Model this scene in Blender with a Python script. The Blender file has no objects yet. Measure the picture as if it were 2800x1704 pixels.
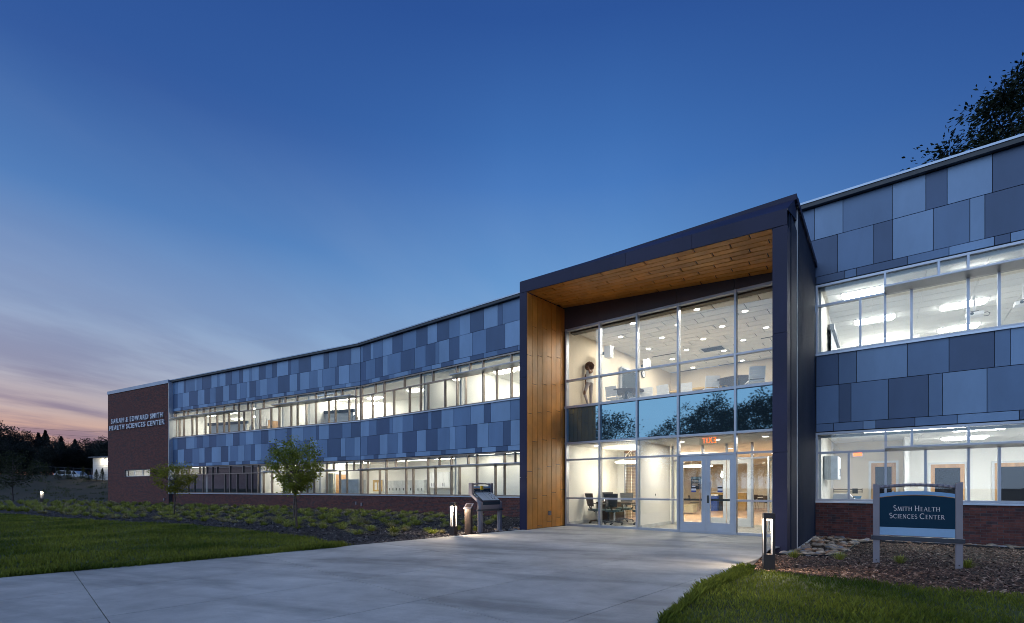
import bpy, bmesh, math, random
import numpy as np
from mathutils import Vector, Matrix
R = math.radians
rnd = random.Random(7)
sc = bpy.context.scene
# ------------------------------------------------------------------ camera
F, HY, EYE = 1310.0, 1335.0, 1.28          # focal length and horizon in photo pixels (2800 x 1704), eye height
cam_d = bpy.data.cameras.new('camera'); cam = bpy.data.objects.new('camera', cam_d)
sc.collection.objects.link(cam)
cam.location = (0, 0, EYE); cam.rotation_euler = (R(90), 0, 0)
cam_d.sensor_width = 36; cam_d.lens = 36 * F / 2800; cam_d.shift_y = (HY - 852) / 2800
cam_d.clip_start = .05; cam_d.clip_end = 5000
sc.camera = cam
# ------------------------------------------------------------------ colour management, sampling
sc.view_settings.view_transform = 'Standard'; sc.view_settings.look = 'None'
sc.view_settings.gamma = 1; sc.view_settings.use_curve_mapping = False
sc.view_settings.exposure = 0.0
sc.render.engine = 'CYCLES'
sc.cycles.use_denoising = True; sc.cycles.denoising_input_passes = 'RGB_ALBEDO_NORMAL'; sc.cycles.denoising_prefilter = 'ACCURATE'
sc.cycles.filter_width = .95
sc.cycles.max_bounces = 7; sc.cycles.transparent_max_bounces = 12
sc.cycles.diffuse_bounces = 4; sc.cycles.glossy_bounces = 4; sc.cycles.transmission_bounces = 4
sc.cycles.sample_clamp_indirect = 6; sc.cycles.blur_glossy = .5
sc.cycles.caustics_reflective = False; sc.cycles.caustics_refractive = False
def L1(c):
    c /= 255.0
    return c / 12.92 if c <= .04045 else ((c + .055) / 1.055) ** 2.4
def S(r, g, b, a=1): return (L1(r), L1(g), L1(b), a)
# ------------------------------------------------------------------ dusk sky
SUN_AZ = R(-52)                              # sunset side, left of the view axis (+Y)
w = bpy.data.worlds.new('World'); sc.world = w; w.use_nodes = True
nt = w.node_tree; nt.nodes.clear(); N = nt.nodes.new; LK = nt.links.new
def ramp(stops, inp):
    r = N('ShaderNodeValToRGB'); e = r.color_ramp.elements
    for i, (p, c) in enumerate(stops):
        q = e[i] if i < 2 else e.new(p)
        q.position = p; q.color = c
    LK(inp, r.inputs[0]); return r.outputs[0]
def math_(op, a, b=None, c=None, clamp=False):
    m = N('ShaderNodeMath'); m.operation = op; m.use_clamp = clamp
    for i, v in enumerate((a, b, c)):
        if v is None: continue
        if isinstance(v, (int, float)): m.inputs[i].default_value = v
        else: LK(v, m.inputs[i])
    return m.outputs[0]
def mixc(f, a, b, mode='MIX'):
    m = N('ShaderNodeMix'); m.data_type = 'RGBA'; m.blend_type = mode
    for i, v in ((0, f), (6, a), (7, b)):
        if isinstance(v, (int, float)): m.inputs[i].default_value = v
        elif isinstance(v, tuple): m.inputs[i].default_value = v
        else: LK(v, m.inputs[i])
    return m.outputs[2]
tc = N('ShaderNodeTexCoord'); sep = N('ShaderNodeSeparateXYZ'); LK(tc.outputs['Generated'], sep.inputs[0])
zz = math_('MAXIMUM', sep.outputs[2], 0.0)
hl = math_('SQRT', math_('ADD', math_('POWER', sep.outputs[0], 2.0), math_('POWER', sep.outputs[1], 2.0)))
dotp = math_('DIVIDE', math_('ADD', math_('MULTIPLY', sep.outputs[0], math.sin(SUN_AZ)), math_('MULTIPLY', sep.outputs[1], math.cos(SUN_AZ))), math_('MAXIMUM', hl, .05))
west = ramp([(0, S(150, 116, 138)), (1, S(27, 58, 122)), (.035, S(186, 138, 136)), (.072, S(206, 162, 144)), (.115, S(178, 164, 168)),
             (.18, S(158, 170, 194)), (.28, S(134, 164, 204)), (.42, S(76, 124, 186)), (.56, S(45, 88, 158)), (.75, S(34, 73, 143))], zz)
east = ramp([(0, S(128, 140, 176)), (1, S(26, 56, 120)), (.10, S(166, 182, 208)), (.24, S(142, 177, 215)), (.38, S(104, 154, 209)),
             (.53, S(67, 120, 190)), (.70, S(42, 84, 155))], zz)
far = ramp([(0, S(100, 112, 160)), (1, S(26, 54, 118)), (.12, S(96, 126, 182)), (.30, S(70, 112, 176)), (.45, S(48, 91, 160)),
            (.62, S(35, 71, 141))], zz)
wf = math_('MULTIPLY', math_('SUBTRACT', dotp, .62), 2.7, clamp=True)
ff = math_('MULTIPLY', math_('SUBTRACT', .42, dotp), 1.5, clamp=True)
sky = mixc(ff, mixc(wf, east, west), far)
# wispy cloud bands: project the direction on a flat layer, stretch, rotate
zc = math_('ADD', zz, .10)
cmb = N('ShaderNodeCombineXYZ'); LK(math_('DIVIDE', sep.outputs[0], zc), cmb.inputs[0]); LK(math_('DIVIDE', sep.outputs[1], zc), cmb.inputs[1])
def cloud(rot, scale, ns, det, lo, hi, off):
    vr = N('ShaderNodeVectorRotate'); vr.rotation_type = 'Z_AXIS'; LK(cmb.outputs[0], vr.inputs['Vector']); vr.inputs['Angle'].default_value = R(-rot)
    mp = N('ShaderNodeMapping'); LK(vr.outputs[0], mp.inputs[0]); mp.inputs['Scale'].default_value = scale; mp.inputs['Location'].default_value = off
    no = N('ShaderNodeTexNoise'); LK(mp.outputs[0], no.inputs[0]); no.inputs['Scale'].default_value = ns
    no.inputs['Detail'].default_value = det; no.inputs['Roughness'].default_value = .55
    mr = N('ShaderNodeMapRange'); LK(no.outputs[0], mr.inputs[0]); mr.inputs[1].default_value = lo; mr.inputs[2].default_value = hi
    mr.interpolation_type = 'SMOOTHSTEP'
    return mr.outputs[0]
c1 = cloud(74, (.42, 1.0, 1), 1.5, 8, .42, .66, (3.1, 1.7, 0))
c3 = cloud(70, (.40, .9, 1), 1.1, 7, .44, .70, (9.1, .7, 0))
c2 = cloud(60, (.22, .9, 1), 2.6, 5, .52, .66, (7.3, 4.1, 2))
low = math_('SUBTRACT', 1.0, math_('MULTIPLY', zz, 1.7), clamp=True)
cl1 = math_('MULTIPLY', math_('MULTIPLY', c1, math_('MULTIPLY', low, low)), math_('ADD', .30, math_('MULTIPLY', wf, .80)))
cl3 = math_('MULTIPLY', math_('MULTIPLY', c3, low), .30)
cl2 = math_('MULTIPLY', math_('MULTIPLY', c2, math_('POWER', low, 5.0)), .62)
cloudcol = mixc(math_('MULTIPLY', zz, 3.0, clamp=True), S(90, 90, 126), S(92, 112, 166))
sky = mixc(cl3, sky, S(176, 186, 210)); sky = mixc(cl1, sky, cloudcol); sky = mixc(math_('MULTIPLY', cl2, wf), sky, S(86, 88, 122))
nis = N('ShaderNodeTexSky'); nis.sky_type = 'NISHITA'; nis.sun_disc = False
nis.sun_elevation = R(1.0); nis.sun_rotation = SUN_AZ
nb = N('ShaderNodeBackground'); LK(nis.outputs[0], nb.inputs[0]); nb.inputs[1].default_value = .012
bg = N('ShaderNodeBackground'); LK(sky, bg.inputs[0]); bg.inputs[1].default_value = .97
ad = N('ShaderNodeAddShader'); LK(bg.outputs[0], ad.inputs[0]); LK(nb.outputs[0], ad.inputs[1])
wo = N('ShaderNodeOutputWorld'); LK(ad.outputs[0], wo.inputs[0])
# bluish fill added behind the camera to light the facade evenly, very soft
sd = bpy.data.lights.new('dusk_fill', 'SUN'); dusk_fill = bpy.data.objects.new('dusk_fill', sd); sc.collection.objects.link(dusk_fill)
sd.energy = 1.35; sd.angle = R(70); sd.color = (.62, .80, 1.0)
dusk_fill.location = (-30, -30, 40)
dusk_fill.rotation_euler = Vector((.62, .72, -.62)).to_track_quat('-Z', 'Y').to_euler()
# ------------------------------------------------------------------ materials
MATS = {}
def newmat(name):
    m = bpy.data.materials.new(name); m.use_nodes = True; MATS[name] = m
    t = m.node_tree; return m, t, t.nodes['Principled BSDF']
def mat(name, col, rough=.6, metal=0, var=.12, scale=3.0, det=4, bump=0, bscale=None, orand=0, spec=.5, stretch=None, c2=None):
    """procedural: base colour varied by world-space noise, optional bump and per-object variation"""
    m, t, p = newmat(name); n, k = t.nodes.new, t.links.new
    col = tuple(col[:3]) + (1,)
    g = n('ShaderNodeNewGeometry'); src = g.outputs['Position']
    if stretch:
        mp = n('ShaderNodeMapping'); k(src, mp.inputs[0]); mp.inputs['Scale'].default_value = stretch; src = mp.outputs[0]
    no = n('ShaderNodeTexNoise'); k(src, no.inputs[0]); no.inputs['Scale'].default_value = scale; no.inputs['Detail'].default_value = det
    no.inputs['Roughness'].default_value = .6
    r = n('ShaderNodeValToRGB'); k(no.outputs[0], r.inputs[0])
    lo = tuple(c * (1 - var * 1.6) for c in col[:3]) + (1,); hi = tuple(min(1, c * (1 + var * 1.6)) for c in col[:3]) + (1,)
    if c2: lo, hi = col, tuple(c2[:3]) + (1,)
    r.color_ramp.elements[0].position = .3; r.color_ramp.elements[1].position = .7
    r.color_ramp.elements[0].color = lo; r.color_ramp.elements[1].color = hi
    out = r.outputs[0]
    if orand:
        oi = n('ShaderNodeObjectInfo'); mr = n('ShaderNodeMapRange'); k(oi.outputs['Random'], mr.inputs[0])
        mr.inputs[3].default_value = 1 - orand; mr.inputs[4].default_value = 1 + orand
        mx = n('ShaderNodeVectorMath'); mx.operation = 'SCALE'; k(out, mx.inputs[0]); k(mr.outputs[0], mx.inputs['Scale']); out = mx.outputs[0]
    k(out, p.inputs['Base Color'])
    p.inputs['Roughness'].default_value = rough; p.inputs['Metallic'].default_value = metal
    p.inputs['Specular IOR Level'].default_value = spec
    if bump:
        b = n('ShaderNodeBump'); b.inputs['Strength'].default_value = bump; b.inputs['Distance'].default_value = .02
        n2 = n('ShaderNodeTexNoise'); k(src, n2.inputs[0]); n2.inputs['Scale'].default_value = bscale or scale * 8; n2.inputs['Detail'].default_value = 3
        k(n2.outputs[0], b.inputs['Height']); k(b.outputs[0], p.inputs['Normal'])
    return m
def emit(name, col, st):
    m, t, p = newmat(name)
    p.inputs['Base Color'].default_value = tuple(col[:3]) + (1,); p.inputs['Emission Color'].default_value = tuple(col[:3]) + (1,)
    p.inputs['Emission Strength'].default_value = st; return m
def glassmat(name, tint, ior=1.5, gl=(.9, .95, 1, 1), boost=1.0):
    m = bpy.data.materials.new(name); m.use_nodes = True; MATS[name] = m
    t = m.node_tree; t.nodes.clear(); n, k = t.nodes.new, t.links.new
    tr = n('ShaderNodeBsdfTransparent'); tr.inputs[0].default_value = tint
    gs = n('ShaderNodeBsdfGlossy'); gs.inputs[0].default_value = gl; gs.inputs['Roughness'].default_value = 0.0
    ge = n('ShaderNodeNewGeometry'); dt = n('ShaderNodeVectorMath'); dt.operation = 'DOT_PRODUCT'; k(ge.outputs['Normal'], dt.inputs[0]); k(ge.outputs['Incoming'], dt.inputs[1])
    def mm(op, a, b=None):
        q = n('ShaderNodeMath'); q.operation = op; q.use_clamp = op in ('MULTIPLY_ADD',)
        for i, v in enumerate((a, b)):
            if v is None: continue
            if isinstance(v, (int, float)): q.inputs[i].default_value = v
            else: k(v, q.inputs[i])
        return q
    pw = mm('POWER', mm('SUBTRACT', 1.0, mm('ABSOLUTE', dt.outputs['Value']).outputs[0]).outputs[0], 5.0)      # Schlick reflectance, same from both sides
    mu = mm('MULTIPLY_ADD', pw.outputs[0], .95 * boost); mu.inputs[2].default_value = .045 * boost
    mx = n('ShaderNodeMixShader'); k(mu.outputs[0], mx.inputs[0]); k(tr.outputs[0], mx.inputs[1]); k(gs.outputs[0], mx.inputs[2])
    o = n('ShaderNodeOutputMaterial'); k(mx.outputs[0], o.inputs[0]); return m
def leafmat(name, c1, c2, scale=1.2, trans=.35):
    m, t, p = newmat(name); n, k = t.nodes.new, t.links.new
    g = n('ShaderNodeNewGeometry'); no = n('ShaderNodeTexNoise'); k(g.outputs['Position'], no.inputs[0]); no.inputs['Scale'].default_value = scale; no.inputs['Detail'].default_value = 5
    r = n('ShaderNodeValToRGB'); k(no.outputs[0], r.inputs[0]); r.color_ramp.elements[0].position = .33; r.color_ramp.elements[1].position = .68
    r.color_ramp.elements[0].color = c1; r.color_ramp.elements[1].color = c2
    mr = n('ShaderNodeMapRange'); k(g.outputs['Random Per Island'], mr.inputs[0]); mr.inputs[3].default_value = .6; mr.inputs[4].default_value = 1.35
    sv_ = n('ShaderNodeVectorMath'); sv_.operation = 'SCALE'; k(r.outputs[0], sv_.inputs[0]); k(mr.outputs[0], sv_.inputs['Scale'])
    k(sv_.outputs[0], p.inputs['Base Color']); p.inputs['Roughness'].default_value = .55; p.inputs['Specular IOR Level'].default_value = .25
    tl = n('ShaderNodeBsdfTranslucent'); k(sv_.outputs[0], tl.inputs[0])
    mx = n('ShaderNodeMixShader'); mx.inputs[0].default_value = trans
    k(p.outputs[0], mx.inputs[1]); k(tl.outputs[0], mx.inputs[2]); k(mx.outputs[0], t.nodes['Material Output'].inputs[0]); return m

mat('panel_light', (.215, .335, .525), .42, 0, .07, 1.1, 6, bump=.06, bscale=1.6, stretch=(1, 1, .35), orand=.06, spec=.4)
mat('panel_mid', (.128, .215, .372), .42, 0, .07, 1.1, 6, bump=.06, bscale=1.6, stretch=(1, 1, .35), orand=.07, spec=.4)
mat('panel_dark', (.066, .115, .222), .42, 0, .07, 1.1, 6, bump=.06, bscale=1.6, stretch=(1, 1, .35), orand=.08, spec=.4)
mat('backing_black', (.016, .02, .03), .7)
mat('frame_silver', (.40, .43, .50), .38, .55, .05, 2)
mat('frame_bronze', (.30, .25, .22), .4, .5, .06, 2)
mat('sill_metal', (.52, .58, .68), .35, .5, .05, 2)
mat('fascia_dark', (.027, .027, .062), .6, .0, .10, .7, spec=.3)
mat('cladding_dark', (.022, .032, .060), .7, .0, .08, 1, spec=.25)
mat('head_metal', (.075, .060, .070), .45, .1, .08, 1)
mat('white_trim', (.66, .68, .70), .4, .2, .05)
mat('coping', (.40, .47, .58), .35, .5, .06, 1)
mat('overhang', (.05, .055, .065), .5, .2)
mat('wood_plank', (.63, .255, .042), .40, 0, .14, 2.2, 6, orand=.12, stretch=(.6, .6, .6), bump=.04, bscale=40)
mat('brick_a', (.155, .052, .042), .85, 0, .22, 9, orand=.18, bump=.25, bscale=90)
mat('brick_b', (.108, .038, .036), .85, 0, .22, 9, orand=.18, bump=.25, bscale=90)
mat('brick_c', (.065, .036, .040), .8, 0, .2, 9, orand=.15, bump=.25, bscale=90)
mat('mortar', (.105, .095, .10), .9, 0, .15, 12)
def concrete():
    m, t, p = newmat('concrete'); n, k = t.nodes.new, t.links.new; g = n('ShaderNodeNewGeometry'); src = g.outputs['Position']
    def noise(sc_, det, rough, stretch=None, rot=0):
        q = src
        if stretch:
            vr = n('ShaderNodeVectorRotate'); vr.rotation_type = 'Z_AXIS'; k(q, vr.inputs['Vector']); vr.inputs['Angle'].default_value = rot
            mp = n('ShaderNodeMapping'); k(vr.outputs[0], mp.inputs[0]); mp.inputs['Scale'].default_value = stretch; q = mp.outputs[0]
        no = n('ShaderNodeTexNoise'); k(q, no.inputs[0]); no.inputs['Scale'].default_value = sc_; no.inputs['Detail'].default_value = det; no.inputs['Roughness'].default_value = rough; return no.outputs[0]
    def rmp(v, lo, hi, a_, b_):
        r = n('ShaderNodeMapRange'); k(v, r.inputs[0]); r.inputs[1].default_value = lo; r.inputs[2].default_value = hi; r.inputs[3].default_value = a_; r.inputs[4].default_value = b_; return r.outputs[0]
    def mul(a_, b_):
        q = n('ShaderNodeMath'); q.operation = 'MULTIPLY'; k(a_, q.inputs[0]); k(b_, q.inputs[1]); return q.outputs[0]
    br = noise(1, 2, .5, (140, 3, 1), R(43.9)); oi = n('ShaderNodeObjectInfo')
    v = mul(mul(rmp(noise(.55, 9, .66), .34, .66, .66, 1.20), rmp(br, .3, .7, .94, 1.06)), rmp(oi.outputs['Random'], 0, 1, .95, 1.05))
    v = mul(v, rmp(noise(.9, 6, .6, (.35, 1.6, 1), R(20)), .48, .64, 1.0, .68)); v = mul(v, rmp(noise(34, 2, .5), .66, .74, 1.0, .82))
    sc_ = n('ShaderNodeVectorMath'); sc_.operation = 'SCALE'; sc_.inputs[0].default_value = (.50, .485, .455); k(v, sc_.inputs['Scale']); k(sc_.outputs[0], p.inputs['Base Color'])
    p.inputs['Roughness'].default_value = .72; bp = n('ShaderNodeBump'); bp.inputs['Strength'].default_value = .25; bp.inputs['Distance'].default_value = .004; k(br, bp.inputs['Height']); k(bp.outputs[0], p.inputs['Normal'])
concrete()
mat('joint_dark', (.07, .07, .075), .9)
mat('wall_white', (.84, .83, .80), .7, 0, .02, .6)
mat('wall_beige', (.70, .62, .51), .7, 0, .03, .6)
mat('ceiling_white', (.80, .79, .76), .8, 0, .02, 2, bump=.05, bscale=120, orand=.02)
mat('ceiling_gap', (.05, .045, .04), .9)
mat('grid_white', (.72, .72, .70), .6)
mat('carpet', (.34, .33, .31), .95, 0, .2, 14)
mat('wood_floor', (.42, .25, .14), .35, 0, .15, 3, stretch=(1, 5, 1))
mat('door_wood', (.52, .30, .14), .45, 0, .15, 2.5, stretch=(4, 4, .5))
mat('dark_glass', (.012, .014, .02), .04, 0, .1, spec=.15)
mat('spandrel_coat', (.150, .265, .335), .02, .88, .02, .4)
mat('white_plastic', (.80, .81, .84), .35, 0, .03)
mat('dark_plastic', (.035, .04, .045), .5, 0, .1)
mat('dark_mesh', (.045, .05, .06), .75, 0, .15, 60)
mat('teal_fabric', (.10, .15, .17), .9, 0, .1, 30)
mat('table_top', (.075, .055, .047), .6, 0, .1, spec=.2)
mat('chrome', (.62, .63, .65), .18, 1, .03)
mat('steel_door', (.42, .46, .54), .35, .6, .05, 2)
mat('navy_paint', (.003, .029, .058), .6, 0, .05, spec=.15)
mat('sky_paint', (.16, .33, .55), .4, 0, .04)
mat('grey_teal_paint', (.025, .045, .07), .6, 0, .05, spec=.2)
mat('pale_blue', (.24, .40, .60), .5, 0, .04)
mat('orange_line', (.48, .22, .04), .5)
mat('sign_post', (.22, .205, .235), .5, .15, .05)
mat('sign_rail', (.045, .05, .065), .4, .3)
mat('bronze_box', (.070, .052, .047), .38, .35, .08, 3)
mat('letter_metal', (.74, .76, .82), .5, 0, .03)
mat('cream_letter', (.72, .66, .66), .5)
mat('yellow_paint', (.78, .55, .03), .5)
mat('black_paint', (.012, .012, .014), .4)
mat('paper_white', (.74, .75, .76), .7, 0, .02)
mat('blue_ink', (.05, .08, .35), .5)
mat('map_paper', (.46, .54, .62), .35, 0, .05)
mat('cabinet_grey', (.55, .58, .60), .5)
mat('cork', (.50, .33, .12), .8)
mat('cardboard', (.50, .38, .25), .8)
mat('bin_blue', (.04, .10, .42), .5)
mat('ottoman_fabric', (.36, .32, .22), .9)
mat('tv_black', (.045, .05, .055), .7, 0, .1, spec=.1)
mat('skin', (.17, .075, .04), .5, 0, .06)
mat('shirt_white', (.74, .72, .70), .85, 0, .05, 8)
mat('trousers', (.33, .29, .30), .85, 0, .08, 8)
mat('hair', (.12, .045, .018), .7, 0, .3, 40)
mat('blind_slat', (.23, .11, .055), .5, 0, .15, 9)
mat('bark', (.10, .08, .07), .9, 0, .3, 14, bump=.4, bscale=40)
mat('bark_dark', (.03, .026, .026), .9, 0, .3, 14)
mat('soil', (.030, .024, .024), .95, 0, .4, 6)
mat('turf_base', (.040, .062, .012), .95, 0, .45, 2.2)
mat('hill_grass', (.030, .030, .015), .95, 0, .6, .5, 8, c2=(.060, .043, .024))
mat('asphalt', (.05, .05, .055), .9)
mat('edging', (.010, .010, .012), .5)
mat('stone_a', (.36, .28, .21), .8, 0, .35, 7, orand=.35, bump=.3)
mat('stone_b', (.30, .17, .10), .8, 0, .35, 7, orand=.35, bump=.3)
mat('stone_c', (.22, .22, .24), .8, 0, .35, 7, orand=.35, bump=.3)
mat('siding', (.46, .47, .48), .6, 0, .05)
mat('shed_roof', (.06, .065, .08), .5, .2)
mat('car_paint', (.62, .66, .70), .25, .2, .03)
mat('rubber', (.02, .02, .02), .8)
def islandmat(name, stops, rough=.9):
    m, t, p = newmat(name); n, k = t.nodes.new, t.links.new; g = n('ShaderNodeNewGeometry'); r = n('ShaderNodeValToRGB'); k(g.outputs['Random Per Island'], r.inputs[0])
    for i, (q, c) in enumerate(stops):
        e = r.color_ramp.elements[i] if i < 2 else r.color_ramp.elements.new(q)
        e.position = q; e.color = tuple(c) + (1,)
    no = n('ShaderNodeTexNoise'); k(g.outputs['Position'], no.inputs[0]); no.inputs['Scale'].default_value = 1.3; no.inputs['Detail'].default_value = 4
    mr = n('ShaderNodeMapRange'); k(no.outputs[0], mr.inputs[0]); mr.inputs[1].default_value = .3; mr.inputs[2].default_value = .7; mr.inputs[3].default_value = .65; mr.inputs[4].default_value = 1.25
    sc_ = n('ShaderNodeVectorMath'); sc_.operation = 'SCALE'; k(r.outputs[0], sc_.inputs[0]); k(mr.outputs[0], sc_.inputs['Scale']); k(sc_.outputs[0], p.inputs['Base Color'])
    p.inputs['Roughness'].default_value = rough; return m
islandmat('chip_brown', [(0, (.018, .011, .009)), (1, (.42, .31, .24)), (.3, (.055, .028, .020)), (.6, (.12, .062, .042)), (.86, (.20, .115, .078))], .8)
islandmat('chip_grey', [(0, (.010, .009, .010)), (1, (.40, .38, .38)), (.4, (.030, .026, .030)), (.75, (.065, .056, .060)), (.93, (.15, .135, .14))], .8)
mat('mulch_brown', (.030, .018, .014), .95, 0, .5, 20)
mat('mulch_grey', (.016, .013, .015), .95, 0, .5, 20)
leafmat('leaf_green', (.17, .215, .028, 1), (.36, .39, .065, 1), 3, .5)
leafmat('leaf_olive', (.22, .23, .028, 1), (.40, .39, .06, 1), 3, .5)
leafmat('leaf_dark', (.010, .018, .010, 1), (.028, .042, .018, 1), .5, .2)
leafmat('needle_dark', (.010, .014, .012, 1), (.024, .030, .020, 1), .4, .1)
leafmat('shrub_leaf', (.025, .035, .014, 1), (.055, .065, .02, 1), 2, .2)
leafmat('lawn_blade', (.070, .110, .012, 1), (.29, .31, .045, 1), .55, .4)
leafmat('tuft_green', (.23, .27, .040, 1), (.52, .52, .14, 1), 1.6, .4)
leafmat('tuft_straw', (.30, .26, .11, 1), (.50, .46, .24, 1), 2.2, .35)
glassmat('window_glass', (.94, .96, .95, 1), 1.5, boost=1.1)
emit('lamp_white', (1, .995, .97), 31.0)
emit('lamp_left', (1, .95, .83), 33.0)
emit('lamp_shallow', (1, .94, .80), 16.0)
emit('lamp_ground', (1, .94, .80), 21.0)
emit('lamp_soft', (1, .95, .86), 4.0)
emit('lamp_disc', (1, .95, .86), 14.0)
emit('lamp_warm', (1, .84, .62), 16.0)
emit('exit_red', (1, .16, .03), 2.6)
emit('exit_glow', (1, .10, .04), .55)
emit('flood_lamp', (1, .86, .60), 60.0)
emit('blue_led', (.1, .3, 1), 8.0)
# ------------------------------------------------------------------ building blocks
COL = sc.collection
W = {}
class Frame:
    def __init__(s, o, ex): s.o = Vector(o); s.ex = Vector((ex[0], ex[1], 0)).normalized(); s.n = Vector((-s.ex.y, s.ex.x, 0)); s.rot = math.atan2(s.ex.y, s.ex.x)
    def P(s, u, v, z): return s.o + s.ex * u + s.n * v + Vector((0, 0, z))
    def u(s, x, v):                     # photo column x on the vertical plane v = const
        t = (x - 1400) / F
        return (t * (s.o.y + v * s.n.y) - s.o.x - v * s.n.x) / (s.ex.x - t * s.ex.y)
    def z(s, x, y, v):
        q = s.P(s.u(x, v), v, 0); return EYE + (HY - y) * q.y / F
I = Frame((0, 0, 0), (1, 0))
def ground_pt(x, y, z=0):               # photo pixel on the level z
    Y = (EYE - z) * F / (y - HY); return Vector(((x - 1400) / F * Y, Y, z))
def at_height(x, y, z):                 # photo pixel at a known height above the eye
    Y = (z - EYE) * F / (HY - y); return Vector(((x - 1400) / F * Y, Y, z))
class MB:
    def __init__(s): s.v = []; s.f = []
    def add(s, vs, fs):
        b = len(s.v); s.v += [tuple(q) for q in vs]; s.f += [tuple(i + b for i in q) for q in fs]; return s
    def box(s, fr, u0, u1, v0, v1, z0, z1):
        return s.hexa([fr.P(u0, v0, z0), fr.P(u1, v0, z0), fr.P(u1, v1, z0), fr.P(u0, v1, z0),
                       fr.P(u0, v0, z1), fr.P(u1, v0, z1), fr.P(u1, v1, z1), fr.P(u0, v1, z1)])
    def hexa(s, p): return s.add(p, [(0, 3, 2, 1), (4, 5, 6, 7), (0, 1, 5, 4), (1, 2, 6, 5), (2, 3, 7, 6), (3, 0, 4, 7)])
    def quad(s, *p): return s.add(p, [tuple(range(len(p)))])
    def prism(s, poly, z0, z1):         # poly: ccw list of (x, y)
        n = len(poly)
        return s.add([(x, y, z0) for x, y in poly] + [(x, y, z1) for x, y in poly],
                     [tuple(range(n))[::-1], tuple(range(n, 2 * n))] + [(i, (i + 1) % n, (i + 1) % n + n, i + n) for i in range(n)])
    def tube(s, p0, p1, r0, r1=None, seg=8, caps=True):
        p0, p1 = Vector(p0), Vector(p1); r1 = r0 if r1 is None else r1
        d = (p1 - p0).normalized(); a = d.orthogonal().normalized(); b = d.cross(a); vs = []
        for p, r in ((p0, r0), (p1, r1)):
            for i in range(seg):
                t = 2 * math.pi * i / seg; vs.append(p + (a * math.cos(t) + b * math.sin(t)) * r)
        fs = [(i, (i + 1) % seg, (i + 1) % seg + seg, i + seg) for i in range(seg)]
        if caps: fs += [tuple(range(seg))[::-1], tuple(range(seg, 2 * seg))]
        return s.add(vs, fs)
    def path(s, pts, r, seg=6):
        for a, b in zip(pts, pts[1:]): s.tube(a, b, r, r, seg)
        return s
    def lathe(s, prof, c=(0, 0, 0), seg=20):
        c = Vector(c); vs = [c + Vector((r * math.cos(2 * math.pi * i / seg), r * math.sin(2 * math.pi * i / seg), z)) for r, z in prof for i in range(seg)]
        m = len(prof); fs = [(j * seg + i, j * seg + (i + 1) % seg, (j + 1) * seg + (i + 1) % seg, (j + 1) * seg + i) for j in range(m - 1) for i in range(seg)]
        fs += [tuple(range(seg))[::-1], tuple(range((m - 1) * seg, m * seg))]
        return s.add(vs, fs)
    def mesh(s, name, m, smooth=False):
        me = bpy.data.meshes.new(name); me.from_pydata(s.v, [], s.f)
        me.materials.append(MATS[m] if isinstance(m, str) else m)
        if smooth: me.polygons.foreach_set('use_smooth', [True] * len(me.polygons))
        me.update(); return me
def link(name, data, parent=None, world=None, local=None):
    o = bpy.data.objects.new(name, data); COL.objects.link(o)
    if parent is not None: o.parent = parent
    if local is not None or parent is None:
        mtx = local if local is not None else (world or Matrix()); o.matrix_basis = mtx; W[o] = (W[parent] @ mtx) if parent is not None else mtx
    else:                                   # geometry given in world coordinates
        o.matrix_parent_inverse = W[parent].inverted(); o.matrix_basis = world or Matrix(); W[o] = world or Matrix()
    return o
def tag(o, label=None, cat=None, group=None, kind=None):
    for k, v in (('label', label), ('category', cat), ('group', group), ('kind', kind)):
        if v: o[k] = v
    return o
def thing(name, label, cat, loc, rz=0, group=None):
    o = link(name, None, world=Matrix.Translation(Vector(loc)) @ Matrix.Rotation(rz, 4, 'Z'))
    o.empty_display_size = .2
    return tag(o, label, cat, group)
def lp(mb, name, m, parent, smooth=False):      # part, geometry in the thing's own coordinates
    return link(name, mb.mesh(name, m, smooth), parent, local=Matrix())
def wp(mb, name, m, parent, smooth=False):      # part, geometry in world coordinates
    return link(name, mb.mesh(name, m, smooth), parent)
def solo(mb, name, m, label, cat, group=None, loc=(0, 0, 0), rz=0, smooth=False):
    return tag(link(name, mb.mesh(name, m, smooth), world=Matrix.Translation(Vector(loc)) @ Matrix.Rotation(rz, 4, 'Z')), label, cat, group)
UB = {}
def unit(m):
    if m not in UB: UB[m] = MB().box(I, -.5, .5, -.5, .5, -.5, .5).mesh('block', m)
    return UB[m]
def ub(name, fr, u0, u1, v0, v1, z0, z1, m, parent, tilt=0):   # box part sharing one mesh per material
    c = fr.P((u0 + u1) / 2, (v0 + v1) / 2, (z0 + z1) / 2)
    mx = Matrix.Translation(c) @ Matrix.Rotation(fr.rot, 4, 'Z') @ Matrix.Rotation(tilt, 4, 'X') @ Matrix.Diagonal((abs(u1 - u0), abs(v1 - v0), abs(z1 - z0), 1))
    return link(name, unit(m), parent, world=mx)
def copy_tree(o, parent=None, world=None):
    c = o.copy(); COL.objects.link(c)
    if parent is not None: c.parent = parent
    if world is not None: c.matrix_basis = world
    W[c] = world if world is not None else W[o]
    for ch in list(o.children): copy_tree(ch, c)
    return c
def at(loc, rz=0, s=1): return Matrix.Translation(Vector(loc)) @ Matrix.Rotation(rz, 4, 'Z') @ Matrix.Scale(s, 4)
def lamp(name, kind, loc, energy, parent, color=(1, .93, .82), size=.3, rot=None, spot=None, blend=.5):
    d = bpy.data.lights.new(name, kind); d.energy = energy; d.color = color
    if kind == 'AREA': d.shape = 'DISK'; d.size = size
    else: d.shadow_soft_size = size
    if kind == 'SPOT': d.spot_size = spot; d.spot_blend = blend
    o = bpy.data.objects.new(name, d); COL.objects.link(o); o.parent = parent; o.location = loc
    if rot: o.rotation_euler = rot
    W[o] = W[parent] @ Matrix.Translation(Vector(loc)); return o
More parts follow.
